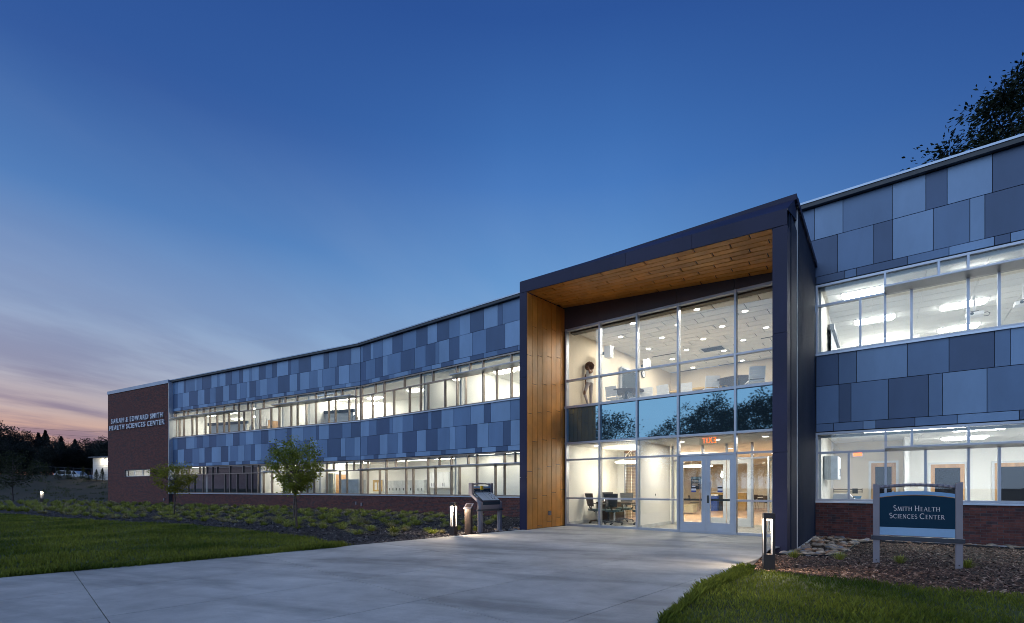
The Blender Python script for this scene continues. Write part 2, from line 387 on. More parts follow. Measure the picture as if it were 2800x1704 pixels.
# ------------------------------------------------------------------ the site: frames of the facade planes
M = Frame((0, 0, 0), (1690, -1310))                 # main facade direction
SW, SG, SF = 16.86, 13.75, 11.6                     # planes: wings, entrance glass, portal front
HU = M.u(985.5, SW); Hp = M.P(HU, SW, 0)            # hinge where the left wing bends
Ep = at_height(462, 1042.5, 9.82)
B = Frame(Hp, (Hp.x - Ep.x, Hp.y - Ep.y)); BL = -(Vector((Ep.x, Ep.y, 0)) - Hp).length
TV = -.28                                           # brick tower stands proud of the left wing
TU0, TU1 = B.u(295, TV), B.u(461, TV)
# ------------------------------------------------------------------ ground, lawn, beds, plaza
def sheet(name, poly, z, m, sub=0):
    mb = MB().add([(x, y, z) for x, y in poly], [tuple(range(len(poly)))])
    return tag(link(name, mb.mesh(name, m)), kind='structure')
sheet('ground', [(-1600, -1600), (1600, -1600), (1600, 1600), (-1600, 1600)], -.22, 'hill_grass')
gp = lambda x, y, z=0: ground_pt(x, y, z).to_2d().to_tuple()
g1 = Vector((.72, -.694)).normalized(); g2 = Vector((-g1.y, g1.x))
PQ = lambda p, q: (g1 * p + g2 * q).to_tuple()
mp2 = lambda u, v: M.P(u, v, 0).to_2d().to_tuple()
PL = -9.78
plaza_poly = [PQ(PL, -9), PQ(1.5, -9), (-.2, .6), (.55, 3.0), gp(1804.5, 1704), gp(1850, 1662), gp(1907, 1620), gp(1965, 1584), gp(2020, 1557), gp(2060, 1546), gp(2086, 1521), gp(2104, 1506),
              mp2(-1.75, SF - .02), mp2(-1.75, SG + .05), mp2(-8.5, SG + .05), mp2(-8.5, SF), PQ(PL, (M.P(-8.75, SF, 0).to_2d()).dot(g2))]
lawn_edge = [gp(937, 1489), gp(852, 1472), gp(739, 1458), gp(620, 1444), gp(511, 1435), gp(370, 1428), gp(227, 1421), gp(110, 1412), gp(0, 1404), (-60, 34)]
q_on = lambda p: Vector(p).dot(g2)
lawn_left = [PQ(PL, q_on(lawn_edge[0]))] + lawn_edge + [(-90, 30), (-90, -30), PQ(PL, -9)]
sheet('lawn', lawn_left, .002, 'turf_base')
tw0 = B.P(TU0, TV, 0); tw1 = B.P(TU1, TV, 0)
mulch_left = [PQ(PL, q_on(lawn_edge[0]))] + [PQ(PL, q_on(mp2(-8.75, SF)))] + [mp2(-8.6, SF + .1), mp2(-8.6, SW + .2), mp2(HU, SW + .2), B.P(BL, .2, 0).to_2d().to_tuple(), B.P(TU0 - .5, .2, 0).to_2d().to_tuple(), (-46, 47.5), (-60, 44)] + lawn_edge[::-1]
sheet('mulch_bed', mulch_left, -.003, 'mulch_grey')
rl_edge = [gp(2060, 1560), gp(2210, 1575), gp(2360, 1590), gp(2510, 1611), gp(2660, 1620), gp(2800, 1629), (7.6, 4.7), (10, 3.2)]
lawn_right = [(1.5, -12), (14, -12), (14, 1)] + rl_edge[::-1] + [gp(2020, 1557), gp(1965, 1584), gp(1907, 1620), gp(1850, 1662), gp(1804.5, 1704), (.55, 3.0), (-.2, .6)]
sheet('lawn', lawn_right, .002, 'turf_base')
def rz_bed(x, y):                                   # the right bed falls towards the wing wall
    v = Vector((x, y)).dot(M.n.to_2d()); u = Vector((x, y)).dot(M.ex.to_2d())
    return -.165 * min(1, max(0, (v - 9.9) / 3.2)) - .004
mbx = MB(); nu, nv = 30, 24
for i in range(nu + 1):
    for j in range(nv + 1):
        u = -2.2 + 11 * i / nu; v = 7.0 + 10.1 * j / nv; p = M.P(u, v, 0); mbx.v.append((p.x, p.y, rz_bed(p.x, p.y) - .012))
for i in range(nu):
    for j in range(nv):
        u = -2.2 + 11 * (i + .5) / nu; v = 7.0 + 10.1 * (j + .5) / nv
        a = i * (nv + 1) + j
        if v < 11.6 or u > -1.9: mbx.f.append((a, a + nv + 1, a + nv + 2, a + 1))
tag(link('mulch_bed', mbx.mesh('mulch_bed', 'mulch_brown')), kind='structure')
# plaza slabs, each its own piece
base = sheet('plaza', plaza_poly, .010, 'joint_dark')
def clip(poly, a, b, c):                            # keep a*x + b*y >= c
    out = []
    for i, p in enumerate(poly):
        q = poly[(i + 1) % len(poly)]; dp = a * p[0] + b * p[1] - c; dq = a * q[0] + b * q[1] - c
        if dp >= 0: out.append(p)
        if dp * dq < 0: t = dp / (dp - dq); out.append((p[0] + (q[0] - p[0]) * t, p[1] + (q[1] - p[1]) * t))
    return out
ps = [PL, -7.79, -6.08, -4.45, -2.75, -1.05, .65, 2.35, 4.05]; qs = [-9, -7.2, -4.6, -2.0, .61, 3.2, 5.78, 8.37, 10.95, 13.5, 16.2]
for i in range(len(ps) - 1):
    for j in range(len(qs) - 1):
        e = .0045; po = plaza_poly
        for a, b, c in ((g1.x, g1.y, ps[i] + e), (-g1.x, -g1.y, -ps[i + 1] + e), (g2.x, g2.y, qs[j] + e), (-g2.x, -g2.y, -qs[j + 1] + e)):
            po = clip(po, a, b, c) if len(po) > 2 else po
        if len(po) > 2:
            ar = abs(sum(po[k][0] * po[(k + 1) % len(po)][1] - po[(k + 1) % len(po)][0] * po[k][1] for k in range(len(po)))) / 2
            if ar > .05: wp(MB().prism(po, .012, .03), 'concrete_slab', 'concrete', base)
# hillside on the left, behind the lawn
def hill_z(x, y):
    d = (y - 45.5) / 18; d = max(0, min(1, d)); sm = d * d * (3 - 2 * d)
    k = 1.0 - .36 * max(0, min(1, (x + 66) / 18))
    return -.10 + sm * 3.35 * k + .10 * math.sin(x * .5) * sm + .07 * math.sin(y * .9 + x * .3) * sm - .75 * max(0, min(1, (y - 63.5) / 5)) + max(0, y - 70) * .02
mb = MB(); nx, ny = 70, 60
for i in range(nx + 1):
    for j in range(ny + 1):
        x = -190 + 158 * i / nx; y = 44.5 + 100 * (j / ny) ** 1.5; mb.v.append((x, y, hill_z(x, y)))
mb.f = [(i * (ny + 1) + j, (i + 1) * (ny + 1) + j, (i + 1) * (ny + 1) + j + 1, i * (ny + 1) + j + 1) for i in range(nx) for j in range(ny)]
tag(link('hillside', mb.mesh('hillside', 'hill_grass', True)), kind='structure')
# ------------------------------------------------------------------ the building
root = thing('college_building', 'long two-storey building with blue-grey panel wings, brick base and tall entrance portal', 'building', M.P(-5, SW, 0))
PM = {0: 'panel_dark', 1: 'panel_mid', 2: 'panel_light'}
ROWS_T = [(8.685, 9.655), (7.575, 8.685), (7.345, 7.575)]
ROWS_L = [(4.303, 5.255), (3.187, 4.303), (2.95, 3.187)]
def panels(fr, v, xs, cols, z0, z1, parent, narrow, u_first=None, u_last=None):
    us = [fr.u(x, v) for x in xs]
    if u_first is not None: us[0] = u_first
    if u_last is not None: us[-1] = u_last
    for a, b, c in zip(us, us[1:], cols):
        ub('narrow_panel' if narrow else 'facade_panel', fr, a + .007, b - .007, v + rnd.uniform(-.004, .003), v + .03, z0 + .008, z1 - .008, PM[int(c)], parent)
def backing(fr, u0, u1, v, z0, z1, name='wall_band'):
    return wp(MB().box(fr, u0, u1, v + .035, v + .25, z0, z1), name, 'backing_black', root)
# right wing
bt = backing(M, -8.72, 6, SW, 7.335, 9.7); bl = backing(M, -1.60, 6, SW, 2.935, 5.262)
far_u = 5.9
panels(M, SW, [1900, 1960, 2020, 2090, 2135, 2170], '21021', 8.0, 9.655, bt, 0, -8.715, -2.2)
panels(M, SW, [2166, 2227, 2305, 2440, 2531.5, 2590, 2713.6, 2900, 3000], '12120201', *ROWS_T[0], bt, 0, -2.2, far_u)
panels(M, SW, [2166, 2290, 2389, 2441, 2552, 2652, 2693, 2900, 3050], '01021202', *ROWS_T[1], bt, 0, -2.2, far_u)
panels(M, SW, [2190, 2310, 2342, 2481, 2595, 2719, 2763, 2900, 3000], '01012021', *ROWS_T[2], bt, 1, -1.585, far_u)
panels(M, SW, [2190, 2293.5, 2342, 2481, 2595, 2719, 2762.6, 2900, 3000], '01210121', *ROWS_L[0], bl, 0, -1.585, far_u)
panels(M, SW, [2190, 2294, 2327, 2429, 2538.6, 2577, 2699, 2850, 3000], '10101210', *ROWS_L[1], bl, 0, -1.585, far_u)
panels(M, SW, [2190, 2279, 2360, 2394.6, 2501.7, 2617.5, 2787, 2900, 3000], '11201202', *ROWS_L[2], bl, 1, -1.585, far_u)
# left wing, near half
bt = backing(M, HU, -8.72, SW, 7.335, 9.7); bl = backing(M, HU, -8.72, SW, 2.935, 5.262)
panels(M, SW, [985, 993, 1013.4, 1021, 1047, 1073, 1100.6, 1139, 1169, 1195, 1228, 1256, 1285.4, 1322.8, 1361, 1374, 1425, 1470, 1550], '102120102012020120', *ROWS_T[0], bt, 0, HU + .01, -8.73)
panels(M, SW, [985, 1000.6, 1025.6, 1047, 1060, 1096, 1134, 1164, 1190, 1200.6, 1228, 1256, 1292, 1329, 1381, 1425, 1490, 1550], '01021010120210212', *ROWS_T[1], bt, 0, HU + .01, -8.73)
panels(M, SW, [985, 1009, 1016.6, 1038, 1064, 1077.6, 1115, 1124.4, 1154, 1180, 1206.4, 1240, 1286, 1323, 1361, 1416, 1480, 1550], '01201210120201012', *ROWS_T[2], bt, 1, HU + .01, -8.73)
panels(M, SW, [985, 1008.7, 1030, 1064.7, 1073.5, 1101.5, 1130, 1170.5, 1180, 1206.8, 1240, 1286.5, 1323, 1342, 1395, 1430, 1490, 1550], '21012101021202101', *ROWS_L[0], bl, 0, HU + .01, -8.73)
panels(M, SW, [985, 1005, 1038.5, 1060, 1087, 1100.7, 1139.6, 1164.4, 1196, 1229, 1245.5, 1275, 1305, 1336, 1375.6, 1396, 1440, 1500, 1550], '102120201210210212', *ROWS_L[1], bl, 0, HU + .01, -8.73)
panels(M, SW, [985, 997, 1022, 1034.5, 1056.7, 1083, 1111, 1135, 1175.6, 1207, 1217.7, 1251, 1299, 1317.5, 1355.6, 1389, 1435, 1500, 1550], '210212021012020201', *ROWS_L[2], bl, 1, HU + .01, -8.73)
# left wing, far half
bt = backing(B, BL, 0, 0, 7.335, 9.7); bl = backing(B, BL, 0, 0, 2.935, 5.262)
panels(B, 0, [469, 477.6, 485.8, 502.5, 508.4, 531.8, 537.8, 553, 578, 593.8, 600.3, 616.7, 633.7, 654.4, 664.5, 682, 689, 707.5, 726, 745, 757, 788, 796, 817, 850.6, 885, 898.8, 922, 960, 985], '11201210212010212010201020102', *ROWS_T[0], bt, 0, BL + .01, -.012)
panels(B, 0, [469, 485.5, 500, 517, 540.5, 559, 574.5, 590, 610, 626, 647, 657, 675, 682, 700, 711, 729.7, 760, 791.7, 812.4, 820.5, 846, 867.5, 881, 917, 926, 954.7, 985], '012020102021201210202121021', *ROWS_T[1], bt, 0, BL + .01, -.012)
panels(B, 0, [469, 477, 494, 499.5, 522.4, 528, 543, 568, 584.4, 590, 606.5, 622.7, 643, 653.5, 671.6, 678, 696.5, 715, 733, 744.6, 776, 783.4, 804, 837, 872, 885.4, 907.4, 945, 959.4, 985], '12012021201210210102021020121'[:29], *ROWS_T[2], bt, 1, BL + .01, -.012)
panels(B, 0, [469, 477, 485.5, 509, 532, 538, 553.6, 572, 591.4, 617, 637, 654.6, 672, 693, 715, 734, 753, 785, 797, 829.5, 864, 872.4, 899, 936, 960, 985], '1102101012012102102102010', *ROWS_L[0], bl, 0, BL + .01, -.012)
panels(B, 0, [469, 486, 503, 526, 544.5, 559.4, 578.4, 604, 624, 630, 651, 668, 686, 697, 715, 737, 757, 776, 785, 809, 833.5, 847, 868, 895, 932, 945, 969, 985], '020120202121021021210210212', *ROWS_L[1], bl, 0, BL + .01, -.012)
panels(B, 0, [469, 486, 503, 524, 529, 543.6, 563, 581, 607, 627, 644, 661.5, 682.7, 704, 722, 741.6, 775, 810, 840, 866, 886, 922.5, 946, 985], '11121021202021021210201', *ROWS_L[2], bl, 1, BL + .01, -.012)
# roof edges: projecting eave with a pale coping
for fr, u0, u1, v in ((M, HU - .02, 6.2, SW), (B, BL, .02, 0)):
    e = wp(MB().box(fr, u0, u1, v - .16, v + 9, 9.66, 9.775), 'roof_eave', 'overhang', root)
    n_ = max(1, int((u1 - u0) / 3.05))
    for k in range(n_):
        ub('coping', fr, u0 + (u1 - u0) * k / n_ + .004, u0 + (u1 - u0) * (k + 1) / n_ - .004, v - .185, v + .30, 9.776, 9.835, 'coping', e)
# ribbon windows
def ribbon(fr, v, u0, u1, z0, zt, z1, top, bot, m='frame_silver', dbl=()):
    fw = .055
    f = MB()
    f.box(fr, u0, u1, v + .02, v + .16, z0, z0 + .06).box(fr, u0, u1, v + .02, v + .16, z1 - .065, z1)
    f.box(fr, u0, u0 + fw, v + .02, v + .16, z0 + .06, z1 - .065).box(fr, u1 - fw, u1, v + .02, v + .16, z0 + .06, z1 - .065)
    f.box(fr, u0 + fw, u1 - fw, v + .025, v + .155, zt - .03, zt + .03)
    fo = wp(f, 'ribbon_window', m, root)
    def row(ms, za, zb):
        ms = sorted(ms)
        for k, q in enumerate(ms):
            w2 = .05 if q in dbl else .027
            ub('mullion', fr, q - w2, q + w2, v + .022, v + .158, za, zb, m, fo)
        ed = [u0 + fw] + ms + [u1 - fw]
        for a, b in zip(ed, ed[1:]): ub('window_pane', fr, a + .02, b - .02, v + .085, v + .093, za - .01, zb + .01, 'window_glass', fo)
    row(top, zt + .03, z1 - .065); row(bot, z0 + .06, zt - .03)
    ub('window_sill', fr, u0 - .03, u1 + .03, v - .05, v + .10, z0 - .055, z0 - .004, 'sill_metal', fo)
    # blind cassette under the head
    ub('blind_cassette', fr, u0 + .06, u1 - .06, v + .18, v + .26, z1 - .15, z1 - .07, 'cabinet_grey', fo)
    return fo
um = lambda fr, v, xs: [fr.u(x, v + .09) for x in xs]
ZU = (5.265, 6.705, 7.33); ZL = (.905, 2.33, 2.93)
far_m = [3.6, 4.6]
r1 = ribbon(M, SW, -1.60, 5.95, *ZU, um(M, SW, [2420, 2566.6, 2646.6]) + far_m, um(M, SW, [2352.6, 2420, 2492, 2646.6, 2731]) + far_m + [5.2], dbl=())
r2 = ribbon(M, SW, -1.60, 5.95, *ZL, um(M, SW, [2421.7, 2493, 2648]) + far_m, um(M, SW, [2321, 2421.7, 2530.4, 2648, 2732]) + far_m + [5.2])
r3 = ribbon(M, SW, HU + .02, -8.74, *ZU, um(M, SW, [1027.3, 1051, 1107, 1151, 1185, 1250, 1286, 1321.5, 1399]) + [-12, -10.4], um(M, SW, [1019, 1052, 1078, 1120.7, 1151, 1171, 1217.5, 1250.5, 1274, 1322, 1359, 1399]) + [-11.6, -10.2], 'frame_bronze')
r4 = ribbon(M, SW, HU + .02, -8.74, *ZL, um(M, SW, [1006, 1057, 1083, 1111, 1170.5, 1202, 1234.5, 1280.7, 1304.7, 1380, 1409]) + [-11.2, -10], um(M, SW, [1006, 1039, 1057, 1111, 1130.5, 1171, 1191, 1234.5, 1257, 1304.7, 1355, 1380]) + [-11.6, -10.2], 'frame_bronze')
r5 = ribbon(B, 0, BL + .03, -.03, *ZU, um(B, 0, [479, 503, 514, 538, 556.6, 574.7, 588, 613, 640, 653.5, 678, 690, 721, 764, 780.6, 813, 864, 890, 917.6, 936, 974]), um(B, 0, [491, 503, 526, 538, 562, 574.7, 594, 613, 626.4, 653.5, 667.5, 690, 711.7, 742, 764, 796.6, 813.7, 838, 864, 899.5, 917.6, 955, 974]), 'frame_bronze')
r6 = ribbon(B, 0, BL + .03, -.03, *ZL, um(B, 0, [485, 515.6, 546.8, 556.7, 567, 582, 594.8, 630, 666, 690, 706, 731, 760, 785, 812, 840, 866, 894, 912.5, 948, 968.5]), um(B, 0, [490, 515.6, 533, 556, 582, 616, 630, 650, 675.5, 690, 706, 721, 744.5, 776, 792, 823.6, 840.7, 859, 894, 930, 949]), 'frame_bronze')
def shade(fr, v, u0, u1, z, dep=.42):
    n_ = max(1, round((u1 - u0) / 3.0))
    for k in range(n_):
        a, b = u0 + (u1 - u0) * k / n_ + .006, u0 + (u1 - u0) * (k + 1) / n_ - .006
        wp(MB().hexa([fr.P(a, v - dep, z + .03), fr.P(b, v - dep, z + .03), fr.P(b, v + .02, z - .03), fr.P(a, v + .02, z - .03),
                      fr.P(a, v - dep, z + .075), fr.P(b, v - dep, z + .075), fr.P(b, v + .02, z + .02), fr.P(a, v + .02, z + .02)]), 'sunshade', 'frame_silver', root)
shade(M, SW, M.u(2418, SW), 5.9, 6.70); shade(M, SW, M.u(2420, SW), 5.9, 2.335, .36)
shade(M, SW, M.u(1245, SW), -8.75, 6.70); shade(M, SW, M.u(988, SW), -8.75, 2.335, .25)
shade(B, 0, B.u(479, 0), B.u(654, 0), 6.70); shade(B, 0, B.u(757, 0), B.u(974, 0), 6.70)
shade(B, 0, B.u(731, 0), B.u(925, 0), 2.335, .36)
# brick base: right wing brick by brick, the rest joined
BR, BC = .0677, .203
BRM = ['brick_a', 'brick_b', 'brick_c']
def brick_pick(): return rnd.choices((0, 1, 2), (.52, .38, .10))[0]
bw = wp(MB().box(M, -1.60, 6, SW + .006, SW + .3, -.35, .848), 'brick_base', 'mortar', root)
class BrickHeap:
    def __init__(s): s.v = []; s.f = []; s.m = []
    def put(s, fr, u0, u1, v, z0, z1, mi, d=.012):
        b = len(s.v); s.v += [tuple(fr.P(*q)) for q in ((u0, v, z0), (u1, v, z0), (u1, v, z1), (u0, v, z1), (u0, v + d, z0), (u1, v + d, z0), (u1, v + d, z1), (u0, v + d, z1))]
        s.f += [(b, b + 1, b + 2, b + 3), (b + 1, b + 5, b + 6, b + 2), (b + 4, b, b + 3, b + 7), (b + 3, b + 2, b + 6, b + 7), (b, b + 4, b + 5, b + 1)]; s.m += [mi] * 5
    def done(s, parent):
        me = bpy.data.meshes.new('brickwork'); me.from_pydata(s.v, [], s.f)
        for q in BRM: me.materials.append(MATS[q])
        me.polygons.foreach_set('material_index', s.m); me.update()
        return tag(link('brickwork', me, parent), kind='stuff')
heap = BrickHeap()
for c in range(17):
    z1 = .842 - c * BR; z0 = z1 - BR + .0098; k = 0
    while True:
        a = -1.60 + k * BC - (BC / 2 if c % 2 else 0); b = a + BC - .0098; k += 1
        if a > 5.9: break
        a2 = max(a, -1.597)
        if b - a2 < .03: continue
        if c < 15 and b < 2.42: ub('brick', M, a2, b, SW + rnd.uniform(-.001, .0015), SW + .014, z0, z1, BRM[brick_pick()], bw)
        else: heap.put(M, a2, b, SW, z0, z1, brick_pick())
heap.done(bw)
def brick_wall(fr, u0, u1, v, z0, z1, holes=(), parent=root, name='brick_wall'):
    core = MB()
    if holes:
        a, b, c, d = holes[0]
        core.box(fr, u0, a, v + .006, v + .3, z0, z1).box(fr, b, u1, v + .006, v + .3, z0, z1).box(fr, a, b, v + .006, v + .3, z0, c).box(fr, a, b, v + .006, v + .3, d, z1)
    else: core.box(fr, u0, u1, v + .006, v + .3, z0, z1)
    w_ = wp(core, name, 'mortar', parent); h = BrickHeap(); c = 0; z = z1
    while z > z0:
        k = 0
        while True:
            a = u0 + k * BC - (BC / 2 if c % 2 else 0); b = a + BC - .0098; k += 1
            if a > u1: break
            a2, b2 = max(a, u0), min(b, u1)
            if b2 - a2 < .02: continue
            if holes and a2 < holes[0][1] and b2 > holes[0][0] and z - BR < holes[0][3] and z > holes[0][2]: continue
            h.put(fr, a2, b2, v, z - BR + .0098, z, brick_pick())
        c += 1; z -= BR
    h.done(w_); return w_
brick_wall(M, HU, -8.72, SW, -.3, .842, name='brick_base')
brick_wall(B, BL, 0, 0, -.3, .842, name='brick_base')
slot = (B.u(342, TV), B.u(410, TV), B.z(376, 1302.5, TV), B.z(376, 1284.5, TV))
tw = brick_wall(B, TU0, TU1, TV, -.3, 9.56, [slot], name='brick_tower')
wp(MB().box(B, TU0 + .003, TU0 + .3, TV + .302, 8, -.3, 9.558).box(B, TU1 - .03, TU1, TV + .302, .3, -.3, 9.558), 'tower_side', 'brick_b', root)
ub('tower_coping', B, TU0 - .04, TU1 + .02, TV - .05, TV + 8, 9.562, 9.835, 'coping', root)
wp(MB().box(B, TU1 + .003, TU1 + .075, TV - .01, .20, .83, 9.66), 'corner_trim', 'white_trim', root)
f = MB().box(B, slot[0], slot[1], TV + .10, TV + .16, slot[2], slot[2] + .03).box(B, slot[0], slot[1], TV + .10, TV + .16, slot[3] - .03, slot[3])
for k in range(4):
    a = slot[0] + (slot[1] - slot[0] - .05) * k / 3; f.box(B, a, a + .05, TV + .09, TV + .17, slot[2] + .03, slot[3] - .03)
fo = wp(f, 'slot_window', 'white_trim', root)
for k in range(3):
    a = slot[0] + .05 + (slot[1] - slot[0] - .05) * k / 3; ub('window_pane', B, a, a + (slot[1] - slot[0] - .05) / 3 - .05, TV + .128, TV + .133, slot[2] + .03, slot[3] - .03, 'window_glass', fo)
# ------------------------------------------------------------------ entrance portal
zf = lambda u: 7.17 + (6.89 - 7.17) * (u + 8.44) / 6.55                  # fascia underside
zt_ = lambda u: zf(u) + .325
zbk = lambda u: 7.30 + (6.75 - 7.30) * (u + 8.44) / 6.55
zsof = lambda u, v: zf(u) + (zbk(u) - zf(u)) * (v - SF) / (SG - SF)
portal = wp(MB().box(M, -8.70, -8.47, SF + .45, SW + .05, -.25, 7.4).box(M, -8.66, -8.475, SF + .02, SF + .45, -.25, 6.9), 'portal_wall', 'fascia_dark', root)
# piers in three lifts
for (a, b) in ((-8.70, -8.44), (-1.89, -1.61)):
    zs = [-.22, 2.05 if a > -5 else 1.6, 4.6, zf((a + b) / 2) - .01]
    for z0, z1 in zip(zs, zs[1:]): ub('pier_panel', M, a, b, SF, SF + .42, z0 + .004, z1 - .004, 'fascia_dark', portal)
fx = [M.u(x, SF) for x in (1564, 1711, 1890)]
ed = [-8.70] + fx + [-1.61]
for a, b in zip(ed, ed[1:]):
    a += .004; b -= .004
    wp(MB().hexa([M.P(a, SF, zf(a)), M.P(b, SF, zf(b)), M.P(b, SF + .035, zf(b)), M.P(a, SF + .035, zf(a)),
                  M.P(a, SF, zt_(a)), M.P(b, SF, zt_(b)), M.P(b, SF + .035, zt_(b)), M.P(a, SF + .035, zt_(a))]), 'fascia_panel', 'fascia_dark', portal)
wp(MB().hexa([M.P(-8.70, SF + .01, zt_(-8.7) + .003), M.P(-1.61, SF + .01, zt_(-1.61) + .003), M.P(-1.61, 12.9, 7.55), M.P(-8.70, 12.9, 7.55),
              M.P(-8.70, SF + .01, zt_(-8.7) + .02), M.P(-1.61, SF + .01, zt_(-1.61) + .02), M.P(-1.61, 12.7, 7.93), M.P(-8.70, 12.7, 7.93)]), 'roof_slope', 'fascia_dark', portal)
wp(MB().box(M, -8.72, -1.57, 12.66, 12.86, 7.90, 8.03).box(M, -8.70, -1.62, 12.86, SW + .2, 7.60, 7.96), 'portal_roof', 'fascia_dark', portal)
# soffit planks, staggered
sof = wp(MB().hexa([M.P(-8.46, SF + .3, zsof(-8.46, SF + .3) + .16), M.P(-1.88, SF + .3, zsof(-1.88, SF + .3) + .16), M.P(-1.88, SG + .1, zsof(-1.88, SG) + .16), M.P(-8.46, SG + .1, zsof(-8.46, SG) + .16),
                    M.P(-8.46, SF + .3, 7.60), M.P(-1.88, SF + .3, 7.3), M.P(-1.88, SG + .1, 7.3), M.P(-8.46, SG + .1, 7.62)]), 'soffit', 'joint_dark', root)
pw = (SG - SF - .06) / 10
for j in range(10):
    v0 = SF + .04 + j * pw + .006; v1 = v0 + pw - .022; u = -8.455 - (j * .45) % 1.22
    while u < -1.89:
        a, b = max(u, -8.455) + .006, min(u + 1.22, -1.893) - .026; u += 1.22
        if b - a > .05:
            wp(MB().hexa([M.P(a, v0, zsof(a, v0)), M.P(b, v0, zsof(b, v0)), M.P(b, v1, zsof(b, v1)), M.P(a, v1, zsof(a, v1)),
                          M.P(a, v0, zsof(a, v0) + .025), M.P(b, v0, zsof(b, v0) + .025), M.P(b, v1, zsof(b, v1) + .025), M.P(a, v1, zsof(a, v1) + .025)]), 'soffit_plank', 'wood_plank', sof)
# upright planks on the inner left wall
sidew = wp(MB().box(M, -8.468, -8.452, SF + .05, SG + .02, .02, 7.0), 'plank_wall', 'joint_dark', root)
nc = 8; cw = (SG - SF - .02) / nc
for j in range(nc):
    v0 = SF + .012 + j * cw + .008; v1 = v0 + cw - .016; z = .035 - (j * .83) % 1.75
    while z < 7.2:
        a, b = max(z, .035) + .007, min(z + 1.75, zsof(-8.44, (v0 + v1) / 2) - .03) - .007; z += 1.75
        if b - a > .04: ub('wall_plank', M, -8.451, -8.425, v0, v1, a, b, 'wood_plank', sidew)
# right side: recess, flat trim, pale corner strip, ribbed metal cladding
wp(MB().box(M, -1.885, -1.70, SF + .42, 12.9, -.25, 7.12).box(M, -1.885, -1.70, 12.9, SW + .05, -.25, 7.6).box(M, -1.70, -1.615, 12.22, 13.06, -.25, 7.36).box(M, -1.70, -1.63, 12.02, 12.10, -.25, 7.4), 'side_core', 'cladding_dark', root)
ub('corner_strip', M, -1.66, -1.597, 13.065, 13.085, -.18, 7.9, 'white_trim', root)
ub('base_strip', M, -1.69, -1.575, 13.09, SW - .01, -.17, -.135, 'white_trim', root)
mb = MB(); nr = 27; st = (SW - .02 - 13.09) / nr
prof = []
for k in range(nr):
    v = 13.09 + k * st; prof += [(-1.64, v), (-1.64, v + st * .42), (-1.60, v + st * .5), (-1.60, v + st * .92)]
prof.append((-1.64, 13.09 + nr * st))
for (ua, va), (ub2, vb) in zip(prof, prof[1:]): mb.quad(M.P(ua, va, -.13), M.P(ub2, vb, -.13), M.P(ub2, vb, 7.9), M.P(ua, va, 7.9))
wp(mb, 'ribbed_cladding', 'cladding_dark', root)
wp(MB().box(M, -1.66, -1.555, 12.84, SW - .01, 7.86, 8.0), 'roof_flashing', 'fascia_dark', root)
# ------------------------------------------------------------------ entrance curtain wall
UV = [-8.36, -7.127, -5.879, -4.64, -3.118, -1.92]
cw_ = MB(); m_ = 'frame_silver'
cw_.box(M, -8.41, -1.9, SG - .02, SG + .12, .03, .10)
cwo = wp(cw_, 'curtain_wall', m_, root)
for z0, z1, d_ in ((6.50, 6.57, .02), (2.735, 2.80, .035), (3.925, 4.00, .05)): ub('rail', M, -8.41, -1.9, SG - d_, SG + .12, z0, z1, m_, cwo)
for u in UV: ub('mullion', M, u - .028, u + .028, SG - .045, SG + .125, .032, 6.568, m_, cwo)
cells = []
for k in range(5):
    a, b = UV[k] + .028, UV[k + 1] - .028
    for z in ((.95, 2.215, 4.85) if k != 3 else (2.215, 4.85)): ub('transom', M, a, b, SG - .03, SG + .11, z - .026, z + .026, m_, cwo)
    zz_ = ([(.10, .924), (.976, 2.19)] if k != 3 else []) + [(2.241, 2.735), (4.0, 4.824), (4.876, 6.50)]
    for z0, z1 in zz_: ub('window_pane', M, a, b, SG + .03, SG + .038, z0, z1, 'window_glass', cwo)
    ub('spandrel_pane', M, a, b, SG + .022, SG + .045, 2.80, 3.925, 'spandrel_coat', cwo)
# band between glass and soffit
bx_ = [-8.475, M.u(1635, SG), M.u(1737, SG), M.u(1850, SG), M.u(2009, SG), -1.9]
for a, b in zip(bx_, bx_[1:]):
    a += .004; b -= .004
    wp(MB().hexa([M.P(a, SG - .01, 6.585), M.P(b, SG - .01, 6.585), M.P(b, SG + .10, 6.585), M.P(a, SG + .10, 6.585),
                  M.P(a, SG - .01, zbk(a) + .10), M.P(b, SG - .01, zbk(b) + .10), M.P(b, SG + .10, zbk(b) + .10), M.P(a, SG + .10, zbk(a) + .10)]), 'head_panel', 'head_metal', cwo)
